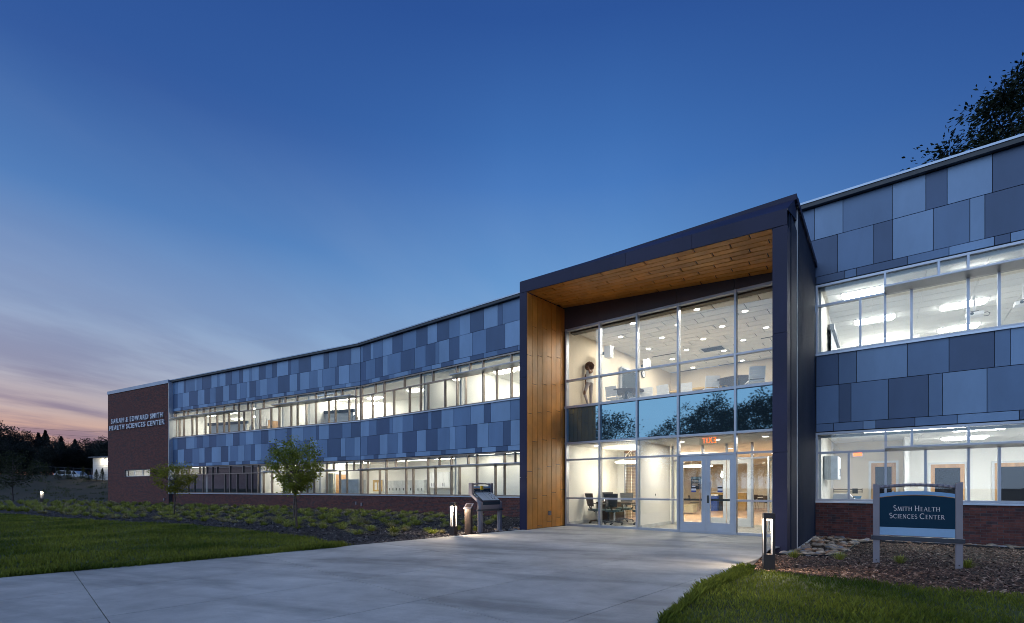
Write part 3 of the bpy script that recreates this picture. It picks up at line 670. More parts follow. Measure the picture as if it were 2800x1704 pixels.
# double entrance doors
for a, b, hs in ((-4.606, -3.879, 1), (-3.869, -3.152, -1)):
    d = MB().box(M, a, a + .105, SG, SG + .05, .05, 2.185).box(M, b - .105, b, SG, SG + .05, .05, 2.185)
    d.box(M, a + .105, b - .105, SG, SG + .05, .05, .33).box(M, a + .105, b - .105, SG, SG + .05, 2.04, 2.185)
    do = wp(d, 'entrance_door', 'steel_door', root)
    ub('door_glass', M, a + .1, b - .1, SG + .022, SG + .028, .32, 2.05, 'window_glass', do)
    ub('push_bar', M, a + .105, b - .105, SG + .055, SG + .09, .93, .985, 'dark_plastic', do)
    hu = (b - .075) if hs > 0 else (a + .075)
    h = MB().tube(M.P(hu - hs * .06, SG - .07, .72), M.P(hu - hs * .06, SG - .07, 1.46), .013)
    for z in (.79, 1.39): h.tube(M.P(hu - hs * .06, SG - .07, z), M.P(hu - hs * .06, SG + .01, z), .009)
    wp(h, 'pull_handle', 'chrome', do)
    if hs < 0: ub('lock_plate', M, a + .02, a + .075, SG - .012, SG - .001, .87, 1.08, 'dark_plastic', do)
    c = (a + b) / 2 + (.03 if hs > 0 else 0)
    for z0, z1, mm in ((1.17, 1.215, 'blue_ink'), (1.216, 1.27, 'paper_white'), (1.271, 1.31, 'black_paint'), (1.311, 1.35, 'paper_white')):
        ub('door_sticker', M, c - .065 + (.02 if z1 > 1.34 else 0), c + .065 - (.02 if z1 > 1.34 else 0), SG + .017, SG + .021, z0, z1, mm, do)
# ------------------------------------------------------------------ interiors
def wallbox(fr, u0, u1, v0, v1, z0, z1, m='wall_white', name='interior_wall'): return ub(name, fr, u0, u1, v0, v1, z0, z1, m, root)
def room(fr, u0, u1, v0, v1, z0, z1, wall='wall_white', floor='carpet', ceil='ceiling_white', left=True, right=True, back=True):
    wallbox(fr, u0, u1, v0, v1, z0 - .12, z0, floor, 'room_floor')
    if ceil: wallbox(fr, u0, u1, v0, v1, z1, z1 + .04, ceil, 'room_ceiling')
    if back: wallbox(fr, u0, u1, v1, v1 + .1, z0 - .1, z1 + .04, wall)
    if left: wallbox(fr, u0 - .04, u0 + .04, v0, v1 + .1, z0 - .1, z1 + .04, wall)
    if right: wallbox(fr, u1 - .05, u1 + .05, v0, v1 + .1, z0 - .1, z1 + .04, wall)
TROF = {}
def troffer(fr, u, v, z, label, group, w=1.2, d=.6, m='lamp_white'):
    wm = Matrix.Translation(fr.P(u, v, z)) @ Matrix.Rotation(fr.rot, 4, 'Z')
    if (w, d, m) in TROF: t = copy_tree(TROF[w, d, m], world=wm); tag(t, label, None, group); return t
    t = thing('ceiling_troffer', label, 'ceiling light', (0, 0, 0), 0, group); t.matrix_basis = wm; W[t] = wm
    f = MB(); x, y = w / 2, d / 2
    f.box(I, -x, x, -y, -y + .03, -.012, 0).box(I, -x, x, y - .03, y, -.012, 0).box(I, -x, -x + .03, -y + .03, y - .03, -.012, 0).box(I, x - .03, x, -y + .03, y - .03, -.012, 0)
    lp(f, 'frame', 'grid_white', t)
    a, b = x - .035, y - .035; lp(MB().hexa([(-a + .06, -b + .06, -.075), (a - .06, -b + .06, -.075), (a - .06, b - .06, -.075), (-a + .06, b - .06, -.075), (-a, -b, -.012), (a, -b, -.012), (a, b, -.012), (-a, b, -.012)]), 'diffuser', m, t)
    TROF[w, d, m] = t; return t
def tiles(fr, u0, u1, v0, v1, z, tu, tv, gap, parent, stag=0, skip=()):
    j = 0; v = v0
    while v < v1 - .05:
        u = u0 - (stag * (j % 3) * tu) % tu
        while u < u1 - .02:
            a, b = max(u, u0) + gap, min(u + tu, u1) - gap; c, d = v + gap, min(v + tv, v1) - gap; u += tu
            if b - a > .05 and d - c > .04: ub('ceiling_tile', fr, a, b, c, d, z, z + .02, 'ceiling_white', parent)
        v += tv; j += 1
# --- right wing, upper classroom
ZC = 7.25
room(M, -1.52, 5.95, SW + .25, 25.6, 4.0, ZC + .03, ceil=None)
rc = wp(MB().box(M, -1.5, 5.9, SW + .25, 25.6, ZC + .021, ZC + .06), 'room_ceiling', 'grid_white', root)
tiles(M, -1.5, 5.0, SW + .3, 25.5, ZC, 1.22, .61, .010, rc)
for u, v in ((-.45, 18.1), (-.25, 21.2), (-.05, 24.2), (1.95, 18.1), (2.05, 21.2), (2.2, 24.2), (4.5, 18.1), (4.5, 21.2)):
    troffer(M, u, v, ZC - .002, 'bright ceiling light panel in the upper room right of the portal', 'classroom ceiling lights', 1.18, .58)
t = thing('projection_screen', 'white pull-down projection screen with dark housing on upper classroom side wall', 'screen', M.P(-1.36, 20.2, 6.5), M.rot)
lp(MB().box(I, -.09, .09, -1.35, 1.35, 0, .17), 'housing', 'dark_plastic', t); lp(MB().box(I, -.006, .006, -1.2, 1.2, -1.9, 0), 'fabric', 'paper_white', t)
lp(MB().box(I, -.02, .02, -1.22, 1.22, -1.94, -1.9), 'bottom_bar', 'dark_plastic', t)
def projector(u, v, label):
    t = thing('projector', label, 'projector', M.P(u, v, 6.62), M.rot, 'ceiling projectors')
    lp(MB().box(I, -.2, .2, -.16, .16, 0, .11), 'housing', 'white_plastic', t); lp(MB().tube((0, 0, .11), (0, 0, ZC - 6.62), .028), 'pole', 'white_plastic', t)
    lp(MB().box(I, -.09, .09, -.09, .09, .11, .15), 'bracket', 'dark_plastic', t); lp(MB().tube((-.07, -.16, .055), (-.07, -.19, .055), .04, .045), 'lens', 'dark_plastic', t)
    lp(MB().path([(.2, .05, .08), (.30, .05, .10), (.36, .05, .05), (.32, .05, -.02), (.22, .05, -.01)], .008), 'cable', 'dark_plastic', t)
projector(M.u(2664, 20.6), 20.6, 'white ceiling projector with looping cable in upper classroom')
projector(M.u(2800, 20.2), 20.2, 'white ceiling projector on a pole by the upper room end')
t = thing('exit_sign', 'red glowing exit sign deep in the upper classroom', 'exit sign', M.P(.1, 25.5, 6.3), M.rot)
lp(MB().box(I, -.18, .18, -.04, .06, 0, .2), 'housing', 'white_plastic', t); lp(MB().box(I, -.14, .14, -.046, -.041, .04, .16), 'lit_face', 'exit_red', t)
# --- right wing, ground floor rooms
ZG = 2.96
room(M, -1.52, 5.95, SW + .25, 24.2, .05, ZG, 'wall_white', ceil=None)
rc = wp(MB().box(M, -1.5, 5.9, SW + .25, 24.2, ZG + .021, ZG + .06), 'room_ceiling', 'grid_white', root)
tiles(M, -1.5, 5.0, SW + .3, 24.1, ZG, 1.22, 1.22, .010, rc)
wallbox(M, .55, .67, 20.3, 24.2, .05, ZG); wallbox(M, -1.5, .55, 21.6, 21.7, .05, ZG, 'wall_beige')
for u, v in ((.1, 18.0), (1.2, 17.8), (2.1, 18.4), (4.2, 18.4), (2.1, 21.6), (4.2, 21.6)):
    troffer(M, u, v, ZG - .002, 'ceiling light panel in the ground-floor room behind the blue sign', 'exam room ceiling lights', 1.18, .58)
def inner_door(fr, u, v, w, z0, m='door_wood', glass=True, h=2.13, parent=root):
    d = wp(MB().box(fr, u - .07, u, v - .03, v + .02, z0, z0 + h + .07).box(fr, u + w, u + w + .07, v - .03, v + .02, z0, z0 + h + .07).box(fr, u, u + w, v - .03, v + .02, z0 + h, z0 + h + .07), 'door_frame', 'white_trim', parent)
    ub('door_leaf', fr, u + .005, u + w - .005, v - .02, v + .015, z0, z0 + h - .005, m, d)
    if glass: ub('door_glass', fr, u + .12, u + w - .12, v - .026, v - .021, z0 + .25, z0 + h - .14, 'dark_glass', d)
    wp(MB().box(fr, u + w - .11, u + w - .05, v - .034, v - .022, z0 + .88, z0 + 1.14).box(fr, u + w - .17, u + w - .06, v - .06, v - .045, z0 + .98, z0 + 1.0), 'door_handle', 'chrome', d)
inner_door(M, 1.42, 24.18, .95, .05); inner_door(M, 3.15, 24.18, .95, .05); inner_door(M, -.35, 21.58, .7, .05)
t = thing('wall_cabinet', 'grey wall cabinet with bar handles beside the ribbed metal corner', 'cabinet', M.P(-1.46, 18.3, 1.55), M.rot)
lp(MB().box(I, 0, .34, -.65, .65, 0, .72), 'carcass', 'cabinet_grey', t)
for k in range(2):
    d = lp(MB().box(I, .342, .36, -.645 + k * .65, -.005 + k * .65, .01, .71), 'cabinet_door', 'white_plastic', t)
    lp(MB().tube((.385, -.10 + k * .2, .1), (.385, -.10 + k * .2, .34), .008).tube((.36, -.10 + k * .2, .13), (.385, -.10 + k * .2, .13), .006).tube((.36, -.10 + k * .2, .31), (.385, -.10 + k * .2, .31), .006), 'handle', 'chrome', t)
t = thing('weighing_scale', 'beam weighing scale with dark bars on a blue tray by window', 'scale', M.P(M.u(2318, 18.6), 18.6, .05), M.rot)
lp(MB().tube((0, .12, 0), (0, .12, 1.12), .03), 'post', 'white_plastic', t); lp(MB().box(I, -.3, .3, -.28, .28, 0, .05), 'base', 'cabinet_grey', t)
lp(MB().hexa([(-.33, -.1, .90), (.33, -.1, .90), (.33, .1, .90), (-.33, .1, .90), (-.36, -.14, .98), (.36, -.14, .98), (.36, .14, .98), (-.36, .14, .98)]), 'tray', 'sky_paint', t)
lp(MB().box(I, -.38, .38, 0, .02, 1.10, 1.12).box(I, -.38, .38, 0, .02, 1.18, 1.20).box(I, .12, .26, -.02, .04, 1.06, 1.22).box(I, .36, .38, 0, .02, 1.09, 1.22).box(I, -.38, -.36, 0, .02, 1.09, 1.22), 'beam', 'dark_plastic', t)
t = thing('copier', 'pale grey copier below the wall cabinet by the corner window', 'copier', M.P(-.95, 18.0, .05), M.rot)
lp(MB().box(I, -.3, .3, -.3, .3, 0, .85), 'body', 'cabinet_grey', t); lp(MB().hexa([(-.3, -.28, .86), (.3, -.28, .86), (.3, .28, .86), (-.3, .28, .86), (-.26, -.28, 1.06), (.12, -.28, 1.06), (.12, .28, 1.06), (-.26, .28, 1.06)]), 'lid', 'white_plastic', t)
lp(MB().box(I, .14, .26, -.2, .2, .93, .96), 'control_panel', 'dark_plastic', t)
t = thing('exit_sign', 'red exit sign behind the transom of the exam room window', 'exit sign', M.P(M.u(2345, 21.5), 21.52, 2.42), M.rot)
lp(MB().box(I, -.16, .16, 0, .05, 0, .18), 'housing', 'white_plastic', t); lp(MB().box(I, -.13, .13, -.006, -.001, .03, .15), 'lit_face', 'exit_red', t)
# --- left wing rooms
def lf(fr, us, v, z, label, group):
    for u in us: troffer(fr, u, v, z - .002, label, group, 1.18, .58, 'lamp_shallow' if 'shallow' in group or 'small' in group or 'transom' in group else ('lamp_ground' if z < 4 else 'lamp_left'))
def um1(x, fr=M, v=SW): return fr.u(x, v)
a0, a1, a2 = HU + .3, um1(1250), -8.8
room(M, -29.5, um1(1151), SW + .25, SW + 4.2, 4.0, ZC); room(M, um1(1151), a1, SW + .25, SW + 3.2, 4.0, ZC); room(M, a1, a2, SW + .25, SW + 6.5, 4.0, ZC)
lf(M, [-26.5, um1(1040), um1(1110)], SW + 2.6, ZC, 'ceiling light panel over the upper corridor near the wing bend', 'corridor ceiling lights')
lf(M, [um1(1190)], SW + 1.9, ZC, 'ceiling light panel in the small upper office beside the white wall', 'small office ceiling lights')
lf(M, [um1(1300), um1(1360), -10], SW + 2.2, ZC, 'ceiling light panel in the upper room left of the portal, front row', 'upper room front lights')
lf(M, [um1(1300), um1(1360), -10], SW + 4.8, ZC, 'ceiling light panel in the upper room left of the portal, back row', 'upper room back lights')
inner_door(M, M.u(1083, SW + 4.18), SW + 4.18, .95, 4.0, glass=False)
room(M, -29.5, um1(1236), SW + .25, SW + 3.6, .05, ZG); room(M, um1(1236), a2, SW + .25, SW + 1.7, .05, ZG)
lf(M, [-26.5, um1(1040), um1(1085)], SW + 1.6, ZG, 'ceiling light panel in the ground-floor room with pinboard', 'pinboard room lights')
lf(M, [um1(1145), um1(1200)], SW + 1.8, ZG, 'ceiling light panel in the ground-floor locker room', 'locker room lights')
lf(M, [um1(1290), um1(1380)], SW + .95, ZG, 'ceiling light panel in the shallow white room by the portal', 'shallow room lights')
b_ = lambda x: B.u(x, 0)
room(B, BL + .25, b_(690), .25, 6.2, 4.0, ZC); room(B, b_(690), b_(764), .25, 3.6, 4.0, ZC); room(B, b_(764), -4.8, .25, 6.2, 4.0, ZC)
lf(B, [b_(500), b_(560), b_(640)], 2.0, ZC, 'ceiling light panel in the upper room beside the brick tower, front row', 'tower classroom front lights')
lf(B, [b_(500), b_(560), b_(640)], 4.4, ZC, 'ceiling light panel in the upper room beside the brick tower, back row', 'tower classroom back lights')
lf(B, [b_(735)], 1.8, ZC, 'ceiling light panel above the upper landing with the cardboard box', 'landing lights')
lf(B, [b_(800), b_(850), b_(885)], 2.0, ZC, 'ceiling light panel in the upper room by the wing bend, front row', 'bend classroom front lights')
lf(B, [b_(800), b_(850), b_(885)], 4.4, ZC, 'ceiling light panel in the upper room by the wing bend, back row', 'bend classroom back lights')
PF1 = Frame(B.P(b_(690) + .052, 0, 0), (B.n.x, B.n.y)); inner_door(PF1, 1.1, -.022, .95, 4.0, glass=False)
t = thing('cardboard_box', 'brown cardboard box with dark print on the upper landing sill', 'box', B.P(B.u(726, .55), .62, 4.95), B.rot)
lp(MB().box(I, -.38, .38, -.25, .25, -.05, .62), 'carton', 'cardboard', t); lp(MB().box(I, -.33, -.06, -.256, -.251, .02, .3).box(I, .03, .3, -.256, -.251, .06, .36), 'print', 'grey_teal_paint', t)
lp(MB().box(I, -.6, .6, -.35, .35, -.95, -.05), 'shelf', 'cabinet_grey', t)
for x0, x1, nm in ((576, 664, 'dark pull-down screen housing in the upper room by the brick tower'), (880, 960, 'dark pull-down screen housing in the upper room by the wing bend')):
    ua, ub_ = B.u(x0, 1.5), B.u(x1, 1.5)
    t = thing('projection_screen', nm, 'screen', B.P((ua + ub_) / 2, 1.6, 6.2), B.rot + R(8)); h_ = (ub_ - ua) / 2
    lp(MB().box(I, -h_, h_, -.08, .08, 0, .2), 'housing', 'grey_teal_paint', t); lp(MB().box(I, -h_ + .1, h_ - .1, -.005, .005, -1.5, 0), 'fabric', 'paper_white', t)
for x, fr, v, nm in ((689, B, 1.7, 'round wall clock in the upper room by the brick tower'), (973, B, 1.7, 'round wall clock in the upper room by the wing bend')):
    t = thing('wall_clock', nm, 'clock', fr.P(fr.u(x, v) - .1, v, 5.75), fr.rot)
    lp(MB().tube((0, 0, 0), (0, .05, 0), .24, .24, 20), 'rim', 'black_paint', t); lp(MB().tube((0, -.004, 0), (0, -.001, 0), .20, .20, 20), 'face', 'paper_white', t)
# far lower rooms: one with a lit transom, one dark, then two lit
room(B, BL + .25, b_(556), .25, 3.5, .05, ZG); room(B, b_(556), b_(706), .25, 5, .05, ZG, wall='carpet', floor='carpet', ceil='carpet', left=False, right=False)
wallbox(B, b_(556) + .06, b_(556) + .10, .25, 5, .05, ZG, 'carpet'); wallbox(B, b_(706) - .12, b_(706) - .06, .20, 5, .05, ZG, 'dark_mesh')
wallbox(B, BL + .3, b_(556) - .1, .28, .32, .05, 2.30, 'dark_mesh', 'drawn_blind')
lf(B, [b_(500), b_(535)], 1.2, ZG, 'ceiling light panel above the drawn dark blind by the tower', 'transom room lights')
room(B, b_(706), b_(866), .25, 4.2, .05, ZG); wallbox(B, b_(706) - .05, b_(706) + .05, .2, 4.3, -.05, ZG + .04); room(B, b_(866), -4.8, .25, 4.2, .05, ZG)
lf(B, [b_(735), b_(785), b_(835)], 1.7, ZG, 'ceiling light panel in the ground-floor room with curtains', 'curtain room lights')
lf(B, [b_(878), b_(892)], 1.7, ZG, 'ceiling light panel in the ground-floor room with grey counter', 'counter room lights')
PF2 = Frame(B.P(b_(866) + .052, 0, 0), (B.n.x, B.n.y)); inner_door(PF2, 1.4, -.022, .9, .05, glass=False)
mat('curtain', (.74, .70, .50), .9, 0, .1, 4); mat('curtain_blue', (.50, .60, .62), .9, 0, .1, 4)
for x0, x1, mm, nm in ((776, 790, 'curtain', 'pale yellow curtain behind the sapling trunk'), (823, 858, 'curtain', 'wide pale yellow curtain beside the glazed corner'), (880, 893, 'curtain_blue', 'narrow blue-grey curtain at the window post'), (894, 911, 'curtain', 'pale yellow curtain left of the wooden door')):
    ua, ub_ = B.u(x0, .9), B.u(x1, .9); mb = MB(); n_ = int((ub_ - ua) / .06)
    for k in range(n_):
        a, b = ua + (ub_ - ua) * k / n_, ua + (ub_ - ua) * (k + 1) / n_; mb.box(B, a, b, .9 + .04 * (k % 2), .95 + .04 * (k % 2), .1, 2.25)
    o = solo(mb, 'curtain', mm, nm, 'curtain')
ua, ub_ = B.u(932, 1.2), B.u(984, 1.2)
t = thing('reception_counter', 'grey-green counter with white top inside the ground-floor room at the bend', 'counter', B.P(ua, 1.1, .05), B.rot)
lp(MB().box(I, 0, ub_ - ua, 0, .6, 0, 1.75), 'panel', 'cabinet_grey', t); lp(MB().box(I, -.02, ub_ - ua + .02, -.03, .63, 1.75, 1.79), 'worktop', 'white_plastic', t)
vb = SW + 3.58
t = thing('pinboard', 'cork pinboard with notices on the white wall behind the window', 'notice board', M.P(M.u(1034, vb), vb, .05), M.rot)
wpn = M.u(1049, vb) - M.u(1020, vb)
lp(MB().box(I, -wpn / 2, wpn / 2, -.04, -.01, .95, 1.85), 'frame', 'white_plastic', t); lp(MB().box(I, -wpn / 2 + .05, wpn / 2 - .05, -.046, -.041, 1.0, 1.8), 'cork_sheet', 'cork', t)
for k in range(2): lp(MB().box(I, -.32 + k * .4, -.05 + k * .4, -.052, -.047, 1.12, 1.62), 'notice', 'paper_white', t)
ua, ub_ = M.u(1068, vb - .3), M.u(1166, vb - .3); nl = 10
t = thing('locker_bank', 'white bank of tall lockers with dark latches', 'lockers', M.P(ua, vb - .5, .05), M.rot); lw = (ub_ - ua) / nl
lp(MB().box(I, 0, ub_ - ua, 0, .48, 0, 1.72), 'carcass', 'cabinet_grey', t)
for k in range(nl):
    d = lp(MB().box(I, k * lw + .006, (k + 1) * lw - .006, -.02, -.001, .03, 1.70), 'locker_door', 'cabinet_grey', t)
    lp(MB().box(I, k * lw + lw * .4, k * lw + lw * .62, -.03, -.021, 1.08, 1.24), 'latch', 'dark_plastic', d)
ua, ub_ = M.u(1172, vb - .3), M.u(1232, vb - .3); nl = 4
t = thing('wall_cabinet', 'pale grey wall cabinets with paired handles next to the lockers', 'cabinet', M.P(ua, vb - .4, 1.3), M.rot); lw = (ub_ - ua) / nl
lp(MB().box(I, 0, ub_ - ua, 0, .38, 0, .95), 'carcass', 'cabinet_grey', t)
for k in range(nl):
    d = lp(MB().box(I, k * lw + .006, (k + 1) * lw - .006, -.02, -.001, .01, .94), 'cabinet_door', 'white_plastic', t)
    e = .82 if k % 2 == 0 else .12; lp(MB().box(I, k * lw + lw * e, k * lw + lw * e + .03, -.04, -.021, .08, .3), 'handle', 'chrome', d)
# tower: small lit room behind the slot
room(B, slot[0] - .3, slot[1] + .3, TV + .32, 2.2, slot[2] - .9, slot[3] + .35)
troffer(B, (slot[0] + slot[1]) / 2, 1.0, slot[3] + .345, 'ceiling light panel behind the slot window of the brick tower', 'tower slot light', 1.18, .58)
# ------------------------------------------------------------------ upper lounge behind the entrance glass
ZK = 6.62
wp(MB().box(M, -8.44, -1.66, SG + .13, 22.2, 2.84, 4.0), 'upper_floor', 'carpet', root)
wp(MB().prism([M.P(-8.50, SG + .14, 0).to_2d().to_tuple(), M.P(-8.40, SG + .14, 0).to_2d().to_tuple(), M.P(-7.8, 22.2, 0).to_2d().to_tuple(), M.P(-7.95, 22.2, 0).to_2d().to_tuple()], 4.001, ZK), 'interior_wall', 'wall_beige', root)
wallbox(M, -8.4, -1.66, 22.1, 22.2, 5.55, ZK, 'wall_beige'); wallbox(M, -8.4, -4.6, 22.1, 22.2, 4.0, 5.55, 'wall_beige')
wallbox(M, -1.75, -1.66, SG + .14, 22.1, 4.0, ZK, 'wall_beige'); wallbox(M, -5, 1, 25.5, 25.6, 4.0, ZK, 'wall_white')
wallbox(M, -5, 1, 22.2, 25.5, 3.85, 3.99, 'carpet', 'room_floor'); wallbox(M, -5, 1, 22.2, 25.5, ZK, ZK + .1, 'ceiling_white', 'room_ceiling')
rc = wp(MB().box(M, -8.44, -1.66, SG + .13, 22.1, ZK + .022, ZK + .1), 'room_ceiling', 'ceiling_gap', root)
tiles(M, -8.40, -1.70, SG + .42, 22.05, ZK, 1.22, .45, .014, rc, stag=.37)
wp(MB().box(M, -8.3, -1.9, SG + .16, SG + .40, ZK - .16, ZK + .02), 'blind_box', 'dark_plastic', root)
dl0 = None
for zx, zy in ((672, 428), (565, 545), (925, 553), (808, 650), (1015, 740), (1063, 440), (1140, 660), (1195, 815), (1230, 308), (1285, 565), (1450, 455), (1465, 667), (1650, 322), (1635, 575), (1625, 753), (1833, 465)):
    p = at_height(1520 + zx / 3.19, 750 + zy / 3.19, ZK - .002)
    if dl0 is None:
        dl0 = thing('recessed_downlight', 'small round downlight set in the tiled lounge ceiling', 'ceiling light', p, 0, 'lounge ceiling downlights')
        lp(MB().lathe([(.105, -.004), (.105, .0), (.085, .0), (.085, -.004)], seg=20), 'trim_ring', 'white_plastic', dl0); lp(MB().lathe([(.083, -.006), (.083, -.003)], seg=20), 'lit_disc', 'lamp_disc', dl0)
        lamp('lounge_lamp', 'AREA', (0, 0, -.03), 33, dl0, (1, .90, .76), .17)
    else:
        c_ = copy_tree(dl0, world=at(p))
        if M.n.dot(p) > 20.2:
            for ch in [q for q in c_.children if q.type == 'LIGHT']: bpy.data.objects.remove(ch)
gr = thing('air_grille', 'grey square air grille in the lounge ceiling', 'vent', at_height(1949.5, 954, ZK - .002), M.rot)
lp(MB().box(I, -.4, .4, -.3, .3, -.012, 0), 'frame', 'cabinet_grey', gr)
for k in range(9): lp(MB().box(I, -.37, .37, -.27 + k * .06, -.24 + k * .06, -.02, -.012), 'slat', 'ceiling_gap', gr)
for i_, (xa, ya, xb, yb) in enumerate(((835, 722, 1050, 690), (1430, 795, 1645, 765), (1085, 853, 1225, 828), (1790, 562, 1895, 545))):
    pa, pb = at_height(1520 + xa / 3.19, 750 + ya / 3.19, ZK - .01), at_height(1520 + xb / 3.19, 750 + yb / 3.19, ZK - .01)
    c = (pa + pb) / 2; ln = (pb - pa).length / 2
    solo(MB().box(I, -ln, ln, -.03, .03, -.006, .004).box(I, -ln, ln, -.05, -.04, -.008, .004), 'slot_diffuser', 'black_paint', 'long black slot diffuser in the lounge ceiling', 'vent', 'ceiling slot diffusers', c, M.rot)
for zx, zy, k in ((462, 680, 0), (795, 792, 1)):
    p = at_height(1520 + zx / 3.19, 750 + zy / 3.19, 6.1 if not k else 6.05)
    t = thing('wall_speaker', ('white loudspeaker on the lounge side wall above the dark display', 'white loudspeaker high on the lounge wall beyond the clock')[k], 'speaker', p, M.rot + R(-6))
    lp(MB().hexa([(-.1, -.14, -.2), (.12, -.10, -.2), (.12, .10, -.2), (-.1, .14, -.2), (-.1, -.14, .2), (.12, -.10, .2), (.12, .10, .2), (-.1, .14, .2)]), 'cabinet', 'white_plastic', t)
    lp(MB().box(I, .121, .126, -.09, .09, -.18, .18), 'grille', 'cabinet_grey', t); lp(MB().box(I, -.25, -.1, -.03, .03, -.05, .05), 'bracket', 'dark_plastic', t)
# wall display and clock lie on the angled side wall
wdir = (M.P(-7.8, 22.2, 0) - M.P(-8.40, SG + .14, 0)).normalized(); WF = Frame(M.P(-8.40, SG + .14, 0), (wdir.x, wdir.y)); WF.n = Vector((wdir.y, -wdir.x, 0))
uv = lambda x: (lambda t: (t * WF.o.y - WF.o.x) / (WF.ex.x - t * WF.ex.y))((x - 1400) / F)
t = thing('wall_display', 'large dark wall display with silver frame in the lounge', 'display', WF.P(uv(1716), .02, 4.95), math.atan2(WF.ex.y, WF.ex.x))
hw = (uv(1741) - uv(1695)) / 2
lp(MB().box(I, -hw, hw, -.12, -.02, -.15, 1.0), 'screen', 'tv_black', t); lp(MB().box(I, -hw - .03, hw + .03, -.125, -.03, 1.0, 1.05).box(I, -hw - .03, -hw, -.125, -.03, -.15, 1.0).box(I, hw, hw + .03, -.125, -.03, -.15, 1.0), 'frame', 'frame_silver', t)
t = thing('wall_clock', 'round white wall clock with black rim in the lounge', 'clock', WF.P(uv(1757), .03, 1.28 + (HY - 1023) * WF.P(uv(1757), 0, 0).y / F), math.atan2(WF.ex.y, WF.ex.x))
lp(MB().tube((0, -.03, 0), (0, 0, 0), .165, .165, 24), 'rim', 'black_paint', t); lp(MB().tube((0, -.034, 0), (0, -.031, 0), .135, .135, 24), 'face', 'paper_white', t)
lp(MB().box(I, -.006, .006, -.04, -.035, 0, .1).box(I, -.075, 0, -.04, -.035, -.006, .006), 'hands', 'black_paint', t)
# white lounge chairs
def white_chair(loc, rz, label, group='white lounge chairs'):
    if white_chair.p: c = copy_tree(white_chair.p, world=at(loc, rz)); c['label'] = label; return c
    t = thing('lounge_chair', label, 'chair', loc, rz, group); white_chair.p = t
    lp(MB().hexa([(-.23, -.22, .43), (.23, -.22, .43), (.21, .22, .44), (-.21, .22, .44), (-.23, -.22, .47), (.23, -.22, .46), (.21, .22, .48), (-.21, .22, .48)]), 'seat', 'white_plastic', t)
    bk = MB(); n_ = 6
    for k in range(n_):
        z0, z1 = .52 + k * .056, .52 + k * .056 + (.05 if k < 4 else .056)
        for j in range(6):
            x0, x1 = -.22 + j * .44 / 6, -.22 + (j + 1) * .44 / 6
            yy = lambda x, z: .20 + (z - .5) * .28 - .35 * x * x
            bk.hexa([(x0, yy(x0, z0), z0), (x1, yy(x1, z0), z0), (x1, yy(x1, z0) + .02, z0), (x0, yy(x0, z0) + .02, z0), (x0, yy(x0, z1), z1), (x1, yy(x1, z1), z1), (x1, yy(x1, z1) + .02, z1), (x0, yy(x0, z1) + .02, z1)])
    lp(bk, 'backrest', 'white_plastic', t)
    for sx in (-1, 1):
        lp(MB().tube((sx * .21, .2, .44), (sx * .21, .27, .6), .012).tube((sx * .21, .2, .44), (sx * .21, -.2, .44), .012), 'side_rail', 'white_plastic', t)
        for sy in (-1, 1): lp(MB().tube((sx * .2, sy * .19, .44), (sx * .24, sy * .25, 0), .012), 'leg', 'chrome', t)
    return t
white_chair.p = None
def round_table(loc, r, label):
    t = thing('round_table', label, 'table', loc, 0)
    lp(MB().lathe([(r - .03, .70), (r, .715), (r, .74), (r - .01, .745)], seg=36), 'table_top', 'table_top', t)
    lp(MB().tube((0, 0, .06), (0, 0, .70), .045), 'column', 'dark_plastic', t); lp(MB().lathe([(.34, 0), (.34, .02), (.06, .06)], seg=24), 'base', 'dark_plastic', t)
for x, yt, rz, lb in ((1681, 1060, 175, 'white chair seen from behind in front of the dark display'), (1741, 1058.8, 95, 'white chair turned sideways at the display table'), (1767.6, 1064, 200, 'white chair right of the display table'),
                      (1822.5, 1056, 170, 'white chair standing alone mid-lounge, back to the glass'), (1879, 1051.6, 185, 'white chair by the bench near the middle mullion'), (1940, 1033, 215, 'white chair left of the large round table'), (2064, 1008, 205, 'white chair right at the large round table')):
    p = at_height(x, yt, 4.86); white_chair((p.x, p.y, 4.0), R(rz) + M.rot, lb)
round_table(at_height(1712, 1070, 4.74).xy.to_3d() + Vector((0, 0, 4.0)), .62, 'round dark table in front of the wall display')
round_table(at_height(2020, 1040, 4.74).xy.to_3d() + Vector((0, 0, 4.0)), .75, 'large round dark table by the pier in the lounge')
p = at_height(1900, 1066, 4.72)
t = thing('lounge_bench', 'long pale bench table with dark legs in the lounge', 'bench', (p.x, p.y, 4.0), M.rot)
lp(MB().box(I, -1.1, 1.1, -.3, .3, .68, .73), 'top', 'cork', t)
for x in (-1, 1): lp(MB().box(I, x - .03, x + .03, -.27, .27, 0, .68), 'leg', 'dark_plastic', t)
# ------------------------------------------------------------------ ground-floor entrance rooms
ZL2 = 2.72
wallbox(M, -8.46, -1.66, SG + .13, 17.4, -.05, .045, 'carpet', 'room_floor'); wallbox(M, -11.0, -1.66, 17.72, 33, .0451, .052, 'wood_floor', 'lobby_floor')
wallbox(M, -8.44, -1.66, SG + .13, 18.9, ZL2, 2.84, 'ceiling_white', 'room_ceiling'); wallbox(M, -11.0, -1.66, 18.9, 33.1, ZL2, 2.84, 'ceiling_white', 'room_ceiling'); wallbox(M, -11.1, -8.3, 18.8, 18.9, 0, ZL2, 'wall_beige')
wallbox(M, -8.44, -8.34, SG + .13, 17.7, .05, ZL2, 'wall_white'); wallbox(M, -8.44, -8.05, 17.6, 17.7, .05, ZL2)
wallbox(M, -5.95, -5.83, SG + .13, 16.45, .05, ZL2, 'wall_white'); wallbox(M, -7.0, -5.95, 17.6, 17.7, .05, ZL2)
